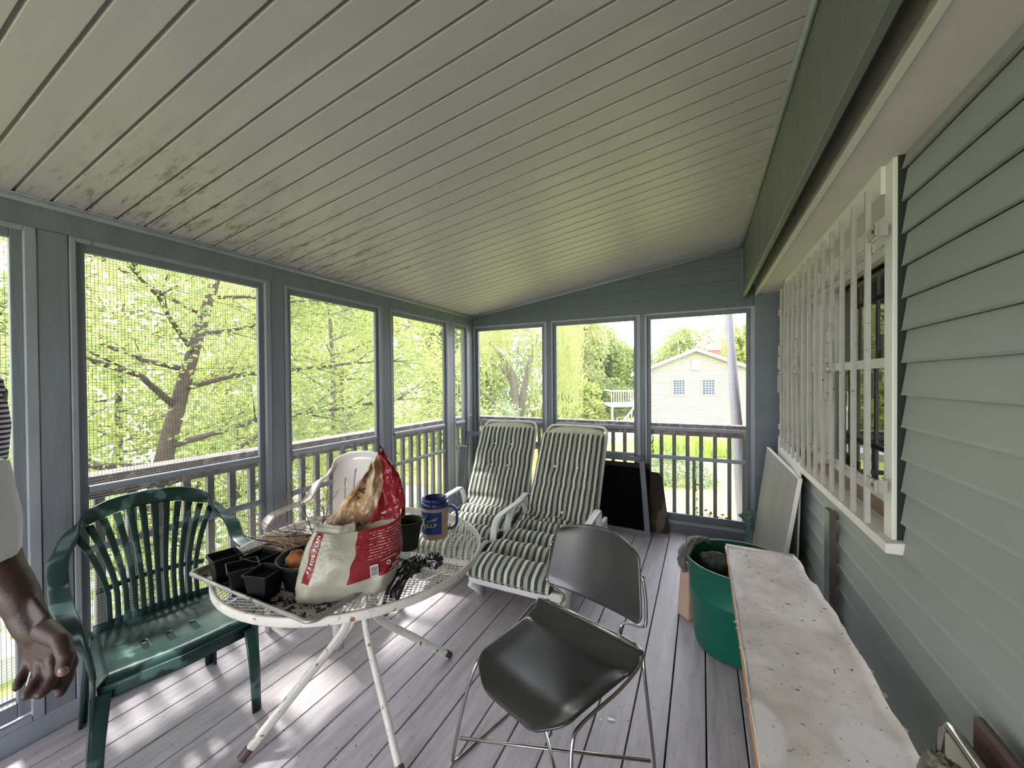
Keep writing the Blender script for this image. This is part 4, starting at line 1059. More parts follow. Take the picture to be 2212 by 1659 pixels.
# ------------------------------------------------------------------ round steel-mesh table
TX, TY, TZ, TR = -1.390, 1.290, 0.705, 0.535
tb = thing('round_table', (TX, TY, 0), label='round white metal patio table with mesh top and rusty legs', cat='table')
MB().ribbon([(TR*math.cos(2*PI*k/72), TR*math.sin(2*PI*k/72), TZ-0.014) for k in range(73)], [(0, 0, 0.032)]*73, 0.014, 10, cap=False).build('rim', 'table_metal', tb, smooth=True)
g = MB(); px_, py_ = 0.0240, 0.0105; nrow = int(TR/py_)
ang = R(-20); ca, sa = math.cos(ang), math.sin(ang)
for j in range(-nrow, nrow+1):
    y = j*py_; hw = math.sqrt(max(0, (TR-0.004)**2-y*y)); sgn = 1 if j % 2 else -1
    i0, i1 = int(math.ceil(-hw/(px_/2))), int(math.floor(hw/(px_/2)))
    for i in range(i0, i1):
        x0, x1 = i*px_/2, (i+1)*px_/2
        ya = y+(py_/2-0.0006)*(sgn if i % 2 else -sgn); yb = y+(py_/2-0.0006)*(-sgn if i % 2 else sgn)
        w_ = 0.0013
        vs = []
        for (xx, yy, zz) in ((x0, ya-w_, 0.0010), (x0, ya+w_, -0.0010), (x1, yb+w_, -0.0010), (x1, yb-w_, 0.0010)):
            vs.append((xx*ca-yy*sa, xx*sa+yy*ca, TZ+zz))
        g.add(vs, [(0, 1, 2, 3)])
g.build('mesh_top', 'table_metal', tb, solid=0.0016)
g = MB(); g.beam((-TR+0.01, 0, TZ-0.018), (TR-0.01, 0, TZ-0.018), 0.022, 0.014); g.beam((0, -TR+0.01, TZ-0.019), (0, TR-0.01, TZ-0.019), 0.022, 0.014); g.build('cross_brace', 'table_metal', tb)
for k, an in enumerate((64, 154, 244, 334)):
    a = R(an); c_, s_ = math.cos(a), math.sin(a); sd_ = (-s_, c_)
    P = spline([(0.26*c_, 0.26*s_, 0.680), (0.10*c_, 0.10*s_, 0.655), (0.055*c_, 0.055*s_, 0.60), (0.052*c_, 0.052*s_, 0.46), (0.060*c_, 0.060*s_, 0.385), (0.110*c_, 0.110*s_, 0.315), (0.26*c_, 0.26*s_, 0.180), (0.42*c_, 0.42*s_, 0.035), (0.445*c_, 0.445*s_, 0.010)], 6)
    lg = MB().ribbon(P, [(sd_[0]*0.024, sd_[1]*0.024, 0)]*len(P), 0.034, 10).build('leg', 'table_metal', tb, smooth=True)
    MB().tube([(0.055*c_, 0.055*s_, 0.43), (0.076*c_, 0.076*s_, 0.43)], [0.008, 0.008], 10).build('bolt', 'brown_plastic', lg)
    MB().tube([(0.425*c_, 0.425*s_, 0.034), (0.452*c_, 0.452*s_, 0.008)], [0.0185, 0.0185], 10).build('foot_cap', 'brown_plastic', lg)
MB().tube([(0, 0, 0.415), (0, 0, 0.45)], 0.048, 16).build('hub_ring', 'table_metal', tb)

# baking tray with debris
TT = TZ+0.004
trx, try_ = -1.390, 1.010
ty = thing('metal_tray', (trx, try_, TT), -1, label='shallow grey metal baking tray full of soil on the round table', cat='tray')
hx_, hy_ = 0.345, 0.225
def rr(hx, hy, r, z, n=6):
    out = []
    for cx, cy, a0 in ((hx-r, hy-r, 0), (-hx+r, hy-r, 90), (-hx+r, -hy+r, 180), (hx-r, -hy+r, 270)):
        for k in range(n+1):
            a = R(a0+90*k/n); out.append((cx+r*math.cos(a), cy+r*math.sin(a), z))
    return out
g = MB(); g.loft([rr(hx_-0.02, hy_-0.02, 0.03, 0.001), rr(hx_-0.015, hy_-0.015, 0.035, 0.003), rr(hx_-0.003, hy_-0.003, 0.04, 0.022)], False); g.build('pan_wall', 'tray_metal', ty, smooth=True, solid=0.0012)
MB().add(rr(hx_-0.019, hy_-0.019, 0.03, 0.0022), [tuple(range(28))]).build('pan_floor', 'tray_pan', ty)
MB().tube(rr(hx_, hy_, 0.026, 0.024), 0.0068, 8, closed=True).build('rolled_rim', 'tray_metal', ty, smooth=True)
rnd = random.Random(5)
for k in range(5):
    x, y = rnd.uniform(-0.05, 0.20), rnd.uniform(-0.20, -0.10); a = rnd.uniform(0, 3)
    st = MB().hexa([(x+dx*math.cos(a)-dy*math.sin(a), y+dx*math.sin(a)+dy*math.cos(a), z) for z in (0.003, 0.006) for dx, dy in ((-0.045, -0.009), (0.045, -0.009), (0.045, 0.009), (-0.045, 0.009))])
    tag(st.build('plant_marker', 'tray_pan'), 'pale strip of dirty plastic lying loose in the metal tray', 'plant marker', 'pale strips lying in the tray').location = (trx, try_, TT+0.001)
g = MB()
for k in range(900):
    x, y = rnd.uniform(-0.32, 0.32), rnd.uniform(-0.20, 0.20); s = rnd.uniform(0.0015, 0.0050); a = rnd.uniform(0, 3)
    ca_, sa_ = math.cos(a)*s, math.sin(a)*s*0.7
    g.add([(x-ca_, y-sa_, 0.003), (x+sa_, y-ca_, 0.003), (x+ca_, y+sa_, 0.003), (x-sa_, y+ca_, 0.003), (x, y, 0.003+s)], [(0, 1, 4), (1, 2, 4), (2, 3, 4), (3, 0, 4)])
tag(g.build('soil_crumbs', 'soil'), 'dark soil crumbs scattered over the tray', 'soil', kind='stuff').location = (trx, try_, TT+0.001)

# square nursery pots
def square_pot(x, y, rz, label, h=0.092, top=0.048, bot=0.033, tilt=(0, 0)):
    t = thing('nursery_pot', (x, y, TT+0.004), label=label, cat='plant pot', group=None); t.rotation_euler = (R(tilt[0]), R(tilt[1]), R(rz))
    def sq(hh, r, z): return rr(hh, hh, r, z, 3)
    g = MB(); g.loft([sq(bot, 0.006, 0), sq(top-0.004, 0.006, h-0.012), sq(top, 0.006, h-0.010), sq(top+0.001, 0.006, h), sq(top-0.0025, 0.005, h), sq(top-0.006, 0.005, h-0.014), sq(top-0.009, 0.005, h-0.026)], True)
    g.build('pot_wall', 'pot_black', t, bevel=0.0008)
    s = MB()
    def sf(u, v): return ((u-0.5)*2*(top-0.0075), (v-0.5)*2*(top-0.0075), h-0.015+0.004*noise.noise(Vector((u*7, v*7, x*9))))
    s.grid(sf, 14, 14); s.build('potting_soil', 'soil', t, smooth=True)
    return t
square_pot(-1.612, 0.850, -14, 'black square nursery pot of soil, farthest left on the tray')
square_pot(-1.487, 0.905, 4, 'black square nursery pot of soil, rear one beside the root-filled bowl')
square_pot(-1.462, 0.828, -25, 'black square nursery pot of soil, middle front one on the tray')
square_pot(-1.350, 0.835, 15, 'black square nursery pot of soil, nearest the potting mix bag')

# round pots
def round_pot(name, x, y, z, prof, mat, label, soil_z, soil_r, tiltx=0):
    t = thing(name, (x, y, z), label=label, cat='plant pot'); t.rotation_euler = (R(tiltx), 0, 0)
    MB().lathe(prof, 40).build('pot_wall', mat, t, smooth=True, auto=35)
    def f(u, v):
        a = u*2*PI; return (math.cos(a)*v*soil_r, math.sin(a)*v*soil_r, soil_z+0.006*noise.noise(Vector((math.cos(a)*v*4, math.sin(a)*v*4, x))))
    MB().grid(f, 24, 6, uv=False).build('potting_soil', 'soil', t, smooth=True)
    return t
round_pot('bulb_pan', -1.300, 0.975, TT+0.004, [(0, 0), (0.085, 0), (0.108, 0.085), (0.115, 0.088), (0.116, 0.098), (0.109, 0.098), (0.106, 0.086), (0.088, 0.02)], 'pot_black', 'wide black round pot holding brown root balls in the middle of the tray', 0.045, 0.096)
for (x, y, z, rr_, s, m_, lab) in ((-1.325, 0.935, 0.795, (0.040, 0.036, 0.042), 1, 'bulb_brown', 'large fibrous brown bulb in the wide black pot'), (-1.285, 0.905, 0.775, (0.030, 0.024, 0.018), 2, 'bulb_tan', 'small tan bulb in front of the large fibrous one'), (-1.262, 0.955, 0.782, (0.022, 0.022, 0.020), 3, 'bulb_tan', 'small tan bulb behind the larger tan one, by the bag')):
    b_ = MB(); blob(b_, (0, 0, 0), rr_, 0.16, 2.2, 28, 18, s); tag(b_.build('flower_bulb', m_, smooth=True, loc=(x, y, z)), lab, 'bulb')
round_pot('flower_pot', -1.178, 1.362, TT, [(0, 0), (0.044, 0), (0.058, 0.100), (0.062, 0.102), (0.064, 0.124), (0.060, 0.124), (0.056, 0.104), (0.048, 0.03)], 'pot_olive', 'dark olive round flower pot standing between the bag and the mug', 0.092, 0.054)

# dry twigs in a heap behind the pots
tw = thing('twig_bundle', (-1.52, 1.13, TT+0.03), label='tangled heap of dry brown twigs on the table behind the pots', cat='twigs')
rnd = random.Random(9); g = MB(); g2 = MB()
for k in range(230):
    a = rnd.uniform(-0.5, 0.9)+(PI if rnd.random() < 0.35 else 0); L = rnd.uniform(0.05, 0.22); p = Vector((rnd.gauss(0.02, 0.10), rnd.gauss(0, 0.075), rnd.uniform(-0.025, 0.035)))
    pts = [p]
    for q in range(4):
        a += rnd.uniform(-0.35, 0.35); pts.append(pts[-1]+Vector((math.cos(a), math.sin(a), rnd.uniform(-0.12, 0.22)))*L/4)
    (g if rnd.random() < 0.72 else g2).tube(pts, [0.0031, 0.0028, 0.0024, 0.0020, 0.0012], 5)
def sprig(g, p, d, L, r, depth):
    pts = [Vector(p)]; d = Vector(d).normalized()
    for q in range(4):
        d = (d+Vector((rnd.uniform(-.3, .3), rnd.uniform(-.3, .3), rnd.uniform(-.22, .22)))).normalized(); pts.append(pts[-1]+d*L/4)
        if depth and q > 0:
            dd = (d+Vector((rnd.uniform(-1, 1), rnd.uniform(-1, 1), rnd.uniform(-.6, .8)))*0.9).normalized(); sprig(g, pts[-1], dd, L*0.42, r*0.6, depth-1)
    g.tube(pts, [r*(1-0.18*i) for i in range(5)], 5)
for k in range(11): sprig(g, (rnd.uniform(-0.12, 0.02), rnd.uniform(-0.08, 0.06), 0.0), (rnd.uniform(-1, -0.1), rnd.uniform(-.5, .5), rnd.uniform(0.1, 1.0)), rnd.uniform(0.15, 0.27), 0.0022, 2)
for k in range(4): sprig(g2, (0.05, 0.0, 0.02), (rnd.uniform(-.4, .5), rnd.uniform(-.2, .4), 0.9), rnd.uniform(0.16, 0.24), 0.0026, 2)
g.build('tan_twigs', 'twig_tan', tw); g2.build('dark_twigs', 'twig_dark', tw)

# potting mix bag
bg_ = thing('potting_mix_bag', (-1.132, 0.990, TT+0.006), 46, label='opened red and cream plastic bag of potting mix slumped in the tray', cat='bag')
NB = 72
def bagring(v):
    z = 0.215*v
    a_ = 0.158+0.014*math.sin(PI*v)-0.012*v; b_ = 0.066+0.044*math.sin(PI*min(1, v*0.9+0.08))-0.012*v
    ring = []
    for k in range(NB):
        th = 2*PI*k/NB-PI; c_, s_ = math.cos(th), math.sin(th)
        x = math.copysign(abs(c_)**0.62, c_)*a_; y = math.copysign(abs(s_)**0.85, s_)*b_
        n_ = noise.fractal(Vector((x*16, y*16, z*10)), 0.8, 2.0, 4)
        x += n_*0.008+0.052*v; y += n_*0.011-0.020*v
        zz = z+0.010*math.sin(th*2+0.5)*v
        # lower near-left corner sags, right end lifts
        zz += 0.030*max(0, x/0.17)*(0.35+0.65*v)*(1 if v > 0 else 0)
        ring.append((x-0.010*v, y+0.020*v, max(0.0, zz)))
    return ring
rings = [[(p[0]*0.86, p[1]*0.7, 0.0) for p in bagring(0.0)]]+[bagring(k/26) for k in range(27)]
MB().loft(rings, False, uvs=lambda i, j: (j/NB, max(0, i-1)/26)).add([tuple(p) for p in rings[0]], [tuple(range(NB))[::-1]]).build('bag_body', 'bag_film', bg_, smooth=True)
# inner lining and soil seen through the mouth
inn = [[(p[0]*0.99, p[1]*0.98, p[2]-0.001) for p in bagring(1.0)], [(p[0]*0.95-0.005, p[1]*0.93, p[2]-0.04) for p in bagring(1.0)], [(p[0]*0.90-0.012, p[1]*0.86, p[2]-0.085) for p in bagring(1.0)]]
MB().loft(inn, False).build('bag_lining', 'ink_cream', bg_, smooth=True)
MB().add([(0.045+(p[0]-0.045)*0.87, p[1]*0.82, 0.150) for p in bagring(1.0)], [tuple(range(NB))]).build('bag_soil', 'soil', bg_)
# flap: rear wall of the bag standing up to a crumpled peak over the right-hand end
def flap(u, v):
    xl = -0.090+0.165*v**1.15; xr = 0.200+0.012*math.sin(v*PI)-0.085*v**2
    x = xl+(xr-xl)*u
    y = 0.075+0.050*v-0.075*math.sin(PI*u)*(1-v)*0.5-0.11*max(0, u-0.72)*(1-v)*2.2
    z = 0.190+0.035*u+(0.195+0.050*u)*v+0.012*math.sin(u*7)*v
    n_ = noise.fractal(Vector((x*20, v*4+2, u*5)), 0.8, 2.0, 4)
    return (x+0.004*n_, y+0.020*n_*(0.4+v)-0.018*math.sin(u*16)*v, z+0.004*n_)
MB().grid(flap, 60, 50).build('bag_flap', 'bag_picture', bg_, smooth=True, solid=0.0008)
def fold(u, v):
    x = -0.100+0.13*u; y = -0.04+0.09*v+0.010*math.sin(u*8); z = 0.204+0.030*math.sin(v*PI)*(1-u*0.5)+0.006*noise.noise(Vector((u*6, v*6, 1)))
    return (x, y, z)
MB().grid(fold, 20, 16).build('bag_fold', 'ink_pale', bg_, smooth=True, solid=0.0008)
# printing on the bag
def on_bag(u, v, off=0.0015):
    """point, tangent along the ring and upward tangent on the bag surface"""
    k = u*NB; i = int(k) % NB
    def P(kk, vv):
        r0 = bagring(vv); a = int(kk) % NB; f = kk-int(kk); return Vector(r0[a]).lerp(Vector(r0[(a+1) % NB]), f)
    p = P(k, v); tu = (P(k+1.5, v)-P(k-1.5, v)).normalized(); tv = (P(k, min(1, v+0.04))-P(k, v-0.04)).normalized(); n_ = tu.cross(tv).normalized()
    return p+n_*off, tu, tv, n_
for i, ch in enumerate('FEEDSPLAN'):
    v = 0.50+0.052*(i+(0.6 if i > 4 else 0)); p, tu, tv, n_ = on_bag(0.125, min(0.97, v), 0.002)
    text('lettering', ch, 0.017, 'ink_pale', bg_, frame_mat(p, tv, -tu), 0.0004, bold=0.0003)
p, tu, tv, n_ = on_bag(0.290, 0.42, 0.004)
m_ = frame_mat(p, tu, tv)
bc = MB().box(-0.013, 0.013, -0.021, 0.021, 0, 0.0006).build('barcode_label', 'ink_pale', bg_); bc.matrix_local = m_
g = MB(); yy = -0.018; rnd = random.Random(3)
while yy < 0.017:
    h_ = rnd.choice((0.0006, 0.0010, 0.0016)); g.box(-0.011, 0.011, yy, yy+h_, 0.0006, 0.0009); yy += h_+rnd.choice((0.0007, 0.0012))
g.build('barcode_lines', 'ink_black', bc)
p, tu, tv, n_ = on_bag(0.345, 0.470, 0.003); m_ = frame_mat(p, tu, tv)
g = MB()
for k in range(6):
    a = k*PI/3; g.add([(0.0045*math.cos(a-0.35), 0.0045*math.sin(a-0.35), 0), (0.0085*math.cos(a-0.45), 0.0085*math.sin(a-0.45), 0), (0.0085*math.cos(a+0.45), 0.0085*math.sin(a+0.45), 0), (0.0045*math.cos(a+0.35), 0.0045*math.sin(a+0.35), 0)], [(0, 1, 2, 3)])
o_ = g.build('round_logo', 'ink_pale', bg_); o_.matrix_local = m_
for (uu, vv, w_) in ((0.405, 0.475, 0.036), (0.405, 0.445, 0.028), (0.385, 0.41, 0.030), (0.390, 0.385, 0.026), (0.375, 0.35, 0.034), (0.34, 0.54, 0.06)):
    p, tu, tv, n_ = on_bag(uu, vv, 0.003); o_ = MB().box(-w_/2, w_/2, -0.0008, 0.0008, 0, 0.0004).build('print_line', 'ink_pale', bg_); o_.matrix_local = frame_mat(p, tu, tv)
for i, ch in enumerate('VANT'):
    q = Vector(flap(0.30+0.012*i, 0.42+0.10*i)); q1 = Vector(flap(0.33+0.012*i, 0.42+0.10*i)); q2 = Vector(flap(0.30+0.012*i, 0.48+0.10*i))
    tu = (q1-q).normalized(); tv = (q2-q).normalized(); n_ = tu.cross(tv).normalized(); n_ = n_ if n_.y < 0 else -n_
    text('lettering', ch, 0.036, 'ink_black', bg_, frame_mat(q+n_*0.006, tv, -tu if tu.cross(tv).y < 0 else tu), 0.0004)

# black plastic bag, crumpled, hanging over the tray edge
bp = thing('black_plastic_bag', (-0.985, 1.135, TT+0.012), label='crumpled shiny black plastic bag draped over the table beside the potting mix', cat='plastic bag')
g = MB(); blob(g, (0.0, 0.02, 0.030), (0.030, 0.060, 0.030), 0.50, 3.2, 36, 24, 3); blob(g, (0.055, 0.085, 0.038), (0.035, 0.030, 0.026), 0.45, 3.4, 30, 20, 6); g.build('bag_bunch', 'black_film', bp, smooth=True)
P = spline([(-0.015, -0.02, 0.03), (-0.010, -0.075, 0.01), (0.0, -0.120, -0.035), (0.022, -0.132, -0.062), (0.045, -0.120, -0.035), (0.048, -0.085, 0.012), (0.030, -0.03, 0.02)], 6)
MB().ribbon(P, [(0.004, 0.014, 0.006)]*len(P), 0.0025, 6).build('bag_handle', 'black_film', bp, smooth=True)
P = spline([(0.01, 0.0, 0.03), (0.012, -0.05, 0.012), (0.022, -0.095, 0.0), (0.03, -0.11, -0.02)], 6)
MB().ribbon(P, [(0.032, 0.0, 0.006)]*len(P), 0.004, 6).build('bag_fold', 'black_film', bp, smooth=True)
o_ = MB().ribbon(spline([(0.06, 0.02, 0.0), (0.09, 0.05, 0.012), (0.105, 0.085, 0.02)], 4), (0.006, -0.012, 0), 0.002, 6).build('plant_label', 'ink_pale', smooth=True, loc=(-0.985, 1.135, TT+0.006)); tag(o_, 'white plastic strip under the black plastic bag', 'plant label')

# insulated mug
mx_, my_ = -1.148, 1.520
mg = thing('travel_mug', (mx_, my_, TT), label='large blue and tan insulated mug reading GULP on the table edge', cat='mug')
mr = 0.0625
MB().lathe([(0, 0), (0.054, 0), (0.0585, 0.006), (0.060, 0.02), (mr, 0.10), (mr+0.001, 0.150), (mr-0.006, 0.152)], 48).build('mug_body', 'mug_tan', mg, smooth=True, auto=40)
MB().lathe([(mr-0.004, 0.142), (mr+0.0025, 0.146), (mr+0.0035, 0.158), (mr+0.0005, 0.166), (mr-0.004, 0.168), (mr-0.004, 0.176), (mr-0.001, 0.178), (mr-0.002, 0.184), (mr-0.008, 0.186), (mr-0.012, 0.180), (mr-0.014, 0.10), (mr-0.016, 0.02), (0, 0.02)], 48).build('mug_rim', 'mug_blue', mg, smooth=True, auto=40)
MB().lathe([(mr-0.0118, 0.178), (mr-0.0135, 0.10), (mr-0.0155, 0.022), (0, 0.0215)], 40).build('mug_inside', 'mug_inside', mg, smooth=True)
view = math.atan2(-my_, -mx_)      # bearing from the mug back to the viewer
def cyl(a, z, r): return (r*math.cos(a), r*math.sin(a), z)
g = MB(); g.grid(lambda u, v: cyl(view-1.45+1.95*u, 0.028+0.102*v, mr+0.0006+0.0022*(v-0.5)*0.5), 40, 4); g.build('mug_label', 'mug_label', mg, smooth=True)
def lab(ch, a, z, size, mat, shear=0.0, bold=0.0):
    p = Vector(cyl(a, z, mr+0.0026)); tu = Vector((-math.sin(a), math.cos(a), 0)); text('lettering', ch, size, mat, mg, frame_mat(p, tu, (0, 0, 1)), 0.0003, shear, bold=bold)
for i, ch in enumerate('TREME'): lab(ch, view-0.62+0.165*i, 0.086+0.0036*i, 0.0165, 'ink_yellow', 0.35, 0.0003)
for i, ch in enumerate('GULP'): lab(ch, view-0.60+0.200*i, 0.068+0.001*i, 0.0215, 'ink_cream', 0.05, 0.0012)
def star(a, z, rad):
    g = MB(); pts = []
    for k, (dx_, dz_) in enumerate(((0.30, 0.055), (0.06, 0.012), (0.16, -0.052), (-0.02, -0.016), (-0.20, -0.040), (-0.07, -0.002), (-0.20, 0.042), (-0.005, 0.015))):
        pts.append(cyl(a+dx_*rad, z+dz_*0.75, mr+0.0028))
    c_ = cyl(a, z, mr+0.0032); n_ = len(pts); g.add([c_]+pts, [(0, 1+i, 1+(i+1) % n_) for i in range(n_)]); return g
star(view-0.93, 0.084, 1.3).build('star_mark', 'ink_yellow', mg)
ha = view+1.48; hd = Vector((math.cos(ha), math.sin(ha), 0)); hs_ = Vector((-hd.y, hd.x, 0))
P = spline([hd*(mr-0.004)+Vector((0, 0, 0.140)), hd*(mr+0.018)+Vector((0, 0, 0.141)), hd*(mr+0.038)+Vector((0, 0, 0.122)), hd*(mr+0.041)+Vector((0, 0, 0.085)), hd*(mr+0.038)+Vector((0, 0, 0.055)), hd*(mr+0.022)+Vector((0, 0, 0.038)), hd*(mr-0.004)+Vector((0, 0, 0.036))], 6)
MB().ribbon(P, [tuple(hs_*0.022)]*len(P), 0.013, 12).build('handle', 'mug_blue', mg, smooth=True)
# ------------------------------------------------------------------ things along the house wall
tu_ = thing('plastic_tub', (0.180, 2.440, 0), label='tall round green plastic tub in front of the house wall', cat='tub')
prof = [(0, 0.0), (0.195, 0), (0.218, 0.012), (0.224, 0.04), (0.243, 0.285), (0.2465, 0.290), (0.2475, 0.300), (0.245, 0.305), (0.262, 0.462), (0.266, 0.468), (0.266, 0.474)]
MB().lathe(prof, 64).build('tub_wall', 'tub_green', tu_, smooth=True, auto=50)
MB().lathe([(0.2655, 0.4735), (0.261, 0.4745), (0.259, 0.470)], 64).build('tub_rim', 'tub_rim', tu_, smooth=True)
MB().lathe([(0.261, 0.472), (0.240, 0.29), (0.215, 0.03), (0, 0.03)], 64).build('tub_lining', 'tub_inside', tu_, smooth=True)
def crumple(name, loc, r, label, mat, cat, seed, amp=0.35, freq=1.8, nu=48, nv=32, flatten=None):
    g = MB(); blob(g, (0, 0, 0), r, amp, freq, nu, nv, seed, flatten)
    return tag(g.build(name, mat, smooth=True, loc=loc), label, cat)
crumple('work_glove', (0.075, 2.44, 0.425), (0.085, 0.065, 0.060), 'crumpled dark ribbed glove lying on top inside the green tub', 'dark_cloth', 'glove', 3, 0.30, 1.7)
crumple('cloth_bundle', (0.175, 2.36, 0.33), (0.11, 0.10, 0.09), 'dark cloth bundle inside the green tub, partly under the cardboard box', 'dark_cloth', 'cloth', 8, 0.35, 2.2)
g = MB(); P = spline([(-0.085, 2.33, 0.395), (-0.100, 2.36, 0.440), (-0.088, 2.42, 0.485), (-0.045, 2.53, 0.498), (0.005, 2.62, 0.490), (0.035, 2.66, 0.455)], 9)
c0 = P[0]; rg = []
for i, p in enumerate(P):
    d_ = (P[min(i+1, len(P)-1)]-P[max(i-1, 0)]).normalized(); s1 = d_.cross(Vector((0, 0, 1))).normalized(); s2 = s1.cross(d_); r0 = 0.008+0.014*math.sin(PI*min(1, (i+3)/(len(P)+5)))
    rg.append([p-c0+(s1*math.cos(a)*1.25+s2*math.sin(a)*0.75)*r0*(1+0.55*noise.fractal(Vector((math.cos(a)*2.2, math.sin(a)*2.2, i*0.16)), 0.7, 2.0, 4)) for a in [2*PI*k/28 for k in range(28)]])
g.loft(rg); tag(g.build('rag', 'grey_cloth', smooth=True, loc=tuple(c0)), 'grey twisted rag draped over the far rim of the green tub', 'rag')
g = MB(); g.extrude_poly([(-0.145, 2.62, 0.0), (-0.075, 2.56, 0.0), (-0.072, 2.60, 0.30), (-0.10, 2.64, 0.38), (-0.125, 2.67, 0.26)], (0.04, 0.05, 0)); 
tag(g.build('paper_sack', 'peach_cloth', bevel=0.008), 'narrow peach-coloured sack standing behind the left side of the green tub', 'sack')

# long cardboard box resting on the tub and a crate
bx_ = thing('cardboard_box', (0.285, 1.60, 0.475), label='long flat stained cardboard box lying from the green tub toward the viewer', cat='box')
def edge(side, y):
    n_ = noise.fractal(Vector((y*7, side*5, 1)), 0.8, 2.0, 3)
    if side < 0: return -0.168-0.010*y*0.3+0.004*n_
    return 0.150+0.014*math.sin((y+0.9)*2.2)-0.006*y+0.008*n_-(0.012 if 0.45 < y < 0.9 else 0)+0.03*(y > -10)*0
NYs = 110; ys = [-0.86+1.60*i/NYs for i in range(NYs+1)]
Hb = 0.095
top = []; g = MB()
def bt(u, v):
    y = ys[0]+(ys[-1]-ys[0])*v; x = edge(-1, y)+(edge(1, y)-edge(-1, y))*u
    z = Hb+0.004*noise.noise(Vector((x*7, y*3, 2)))-0.012*math.exp(-((y+0.05)/0.5)**2)*math.sin(u*PI)*0.6+0.006*(u > 0.97)
    if abs(y-0.18) < 0.006: z -= 0.003
    return (x, y, z)
g.grid(bt, 24, NYs); g.build('top_face', 'cardboard', bx_, smooth=True)
g = MB()
for sd_ in (-1, 1):
    g.grid(lambda u, v: (edge(sd_, ys[0]+(ys[-1]-ys[0])*v)-sd_*0.004*(1-u), ys[0]+(ys[-1]-ys[0])*v, 0.002+(Hb-0.002)*u), 4, NYs)
for yy in (ys[0], ys[-1]): g.grid(lambda u, v: (edge(-1, yy)+(edge(1, yy)-edge(-1, yy))*u, yy, 0.002+(Hb-0.002)*v), 4, 2)
g.box(-0.165, 0.14, ys[0]+0.003, ys[-1]-0.003, 0.0, 0.004)
g.build('side_faces', 'cardboard_side', bx_)
g = MB(); y = ys[-1]; g.ribbon([(edge(-1, y)-0.004, y+0.004, Hb+0.004), (0, y+0.006, Hb+0.001), (edge(1, y)+0.004, y+0.004, Hb+0.003)], (0, 0.018, 0.006), 0.004, 6)
g.ribbon([(edge(-1, y)-0.004, y-0.01, Hb+0.002), (edge(-1, y-0.10)-0.002, y-0.10, Hb+0.002)], (0.01, 0, 0.004), 0.003, 6)
rnd = random.Random(6)
for sd_, yy, s in ((-1, 0.02, 0.02), (-1, -0.02, 0.016), (-1, -0.13, 0.014), (-1, -0.36, 0.014), (1, 0.16, 0.014), (1, 0.02, 0.014), (1, -0.08, 0.016), (1, -0.18, 0.02), (1, -0.30, 0.016)):
    x = edge(sd_, yy); o0 = Vector((x, yy, Hb)); g.add([tuple(o0+Vector((0, -s, 0.001))), tuple(o0+Vector((sd_*s*0.7, -s*0.4, 0.006))), tuple(o0+Vector((sd_*s*0.9, s*0.3, -0.004))), tuple(o0+Vector((0, s, 0.001)))], [(0, 1, 2, 3)])
for sd_ in (-1, 1): g.tube([(edge(sd_, y_), y_, Hb-0.001) for y_ in ys[::3]], 0.0032, 5)
g.build('torn_edges', 'cardboard_torn', bx_, smooth=True)
cr = thing('plastic_crate', (0.285, 0.92, 0), label='dark plastic crate propping the near end of the cardboard box', cat='crate')
g = MB()
for z in (0.0, 0.15, 0.30, 0.43): g.box(-0.15, 0.15, -0.13, -0.12, z, z+0.035); g.box(-0.15, 0.15, 0.12, 0.13, z, z+0.035); g.box(-0.15, -0.14, -0.12, 0.12, z, z+0.035); g.box(0.14, 0.15, -0.12, 0.12, z, z+0.035)
for x in (-0.145, -0.05, 0.05, 0.145):
    for yy in (-0.125, 0.125): g.box(x-0.008, x+0.008, yy-0.005, yy+0.005, 0, 0.46)
g.build('slatted_wall', 'pot_black', cr); MB().box(-0.15, 0.15, -0.13, 0.13, 0.455, 0.47).build('crate_top', 'pot_black', cr)

# panels leaning on the house wall
pa = thing('wood_grain_sheet', (0.45, 3.35, 0), label='grey wood-grain panel with pale edge leaning by the far corner', cat='panel')
def panel(root, corners, th, mat, rim=None, name='panel_face'):
    a, b, c, d = [Vector(p) for p in corners]; n_ = (b-a).cross(d-a).normalized()*th
    MB().hexa([a, b, b+n_, a+n_, d, c, c+n_, d+n_]).build(name, mat, root, bevel=0.002)
    if rim:
        MB().ribbon([d+n_/2, c+n_/2], tuple(n_*1.3), 0.006, 6).build('edge_strip', rim, root)
        MB().ribbon([b+n_/2, c+n_/2], tuple(n_*1.3), 0.006, 6).build('edge_strip', rim, root)
# corners local to the root: near bottom, far bottom, far top, near top
panel(pa, [(-0.075, 0.405, 0.0), (-0.02, -0.40, 0.0), (0.10, -0.42, 0.83), (0.035, 0.37, 0.895)], 0.018, 'grey_board', 'ink_pale')
pb = thing('leaning_board', (0.50, 3.35, 0), label='pale translucent sheet leaning behind the grey panel', cat='panel')
panel(pb, [(0.02, 0.30, 0.0), (0.035, -0.36, 0.0), (0.058, -0.38, 0.955), (0.05, 0.34, 1.00)], 0.010, 'trim_white', None)
st_ = thing('corner_strip', (0.565, 2.42, 0), label='dark green metal strip standing against the siding below the window', cat='strip')
g = MB(); g.box(-0.012, 0.012, -0.045, 0.040, 0.18, 0.80); g.build('strip_face', 'dark_green_strip', st_, bevel=0.001)
MB().box(-0.006, 0.014, -0.052, -0.045, 0.18, 0.81).build('strip_edge', 'brown_plastic', st_); MB().box(-0.012, 0.012, -0.03, 0.03, 0.0, 0.18).build('strip_foot', 'dark_green_strip', st_)
crumple('cloth_bag', (0.405, 3.84, 0.115), (0.075, 0.075, 0.115), 'pale green crumpled cloth bag on the floor in the far right corner', 'pale_green_cloth', 'bag', 12, 0.30, 1.6)
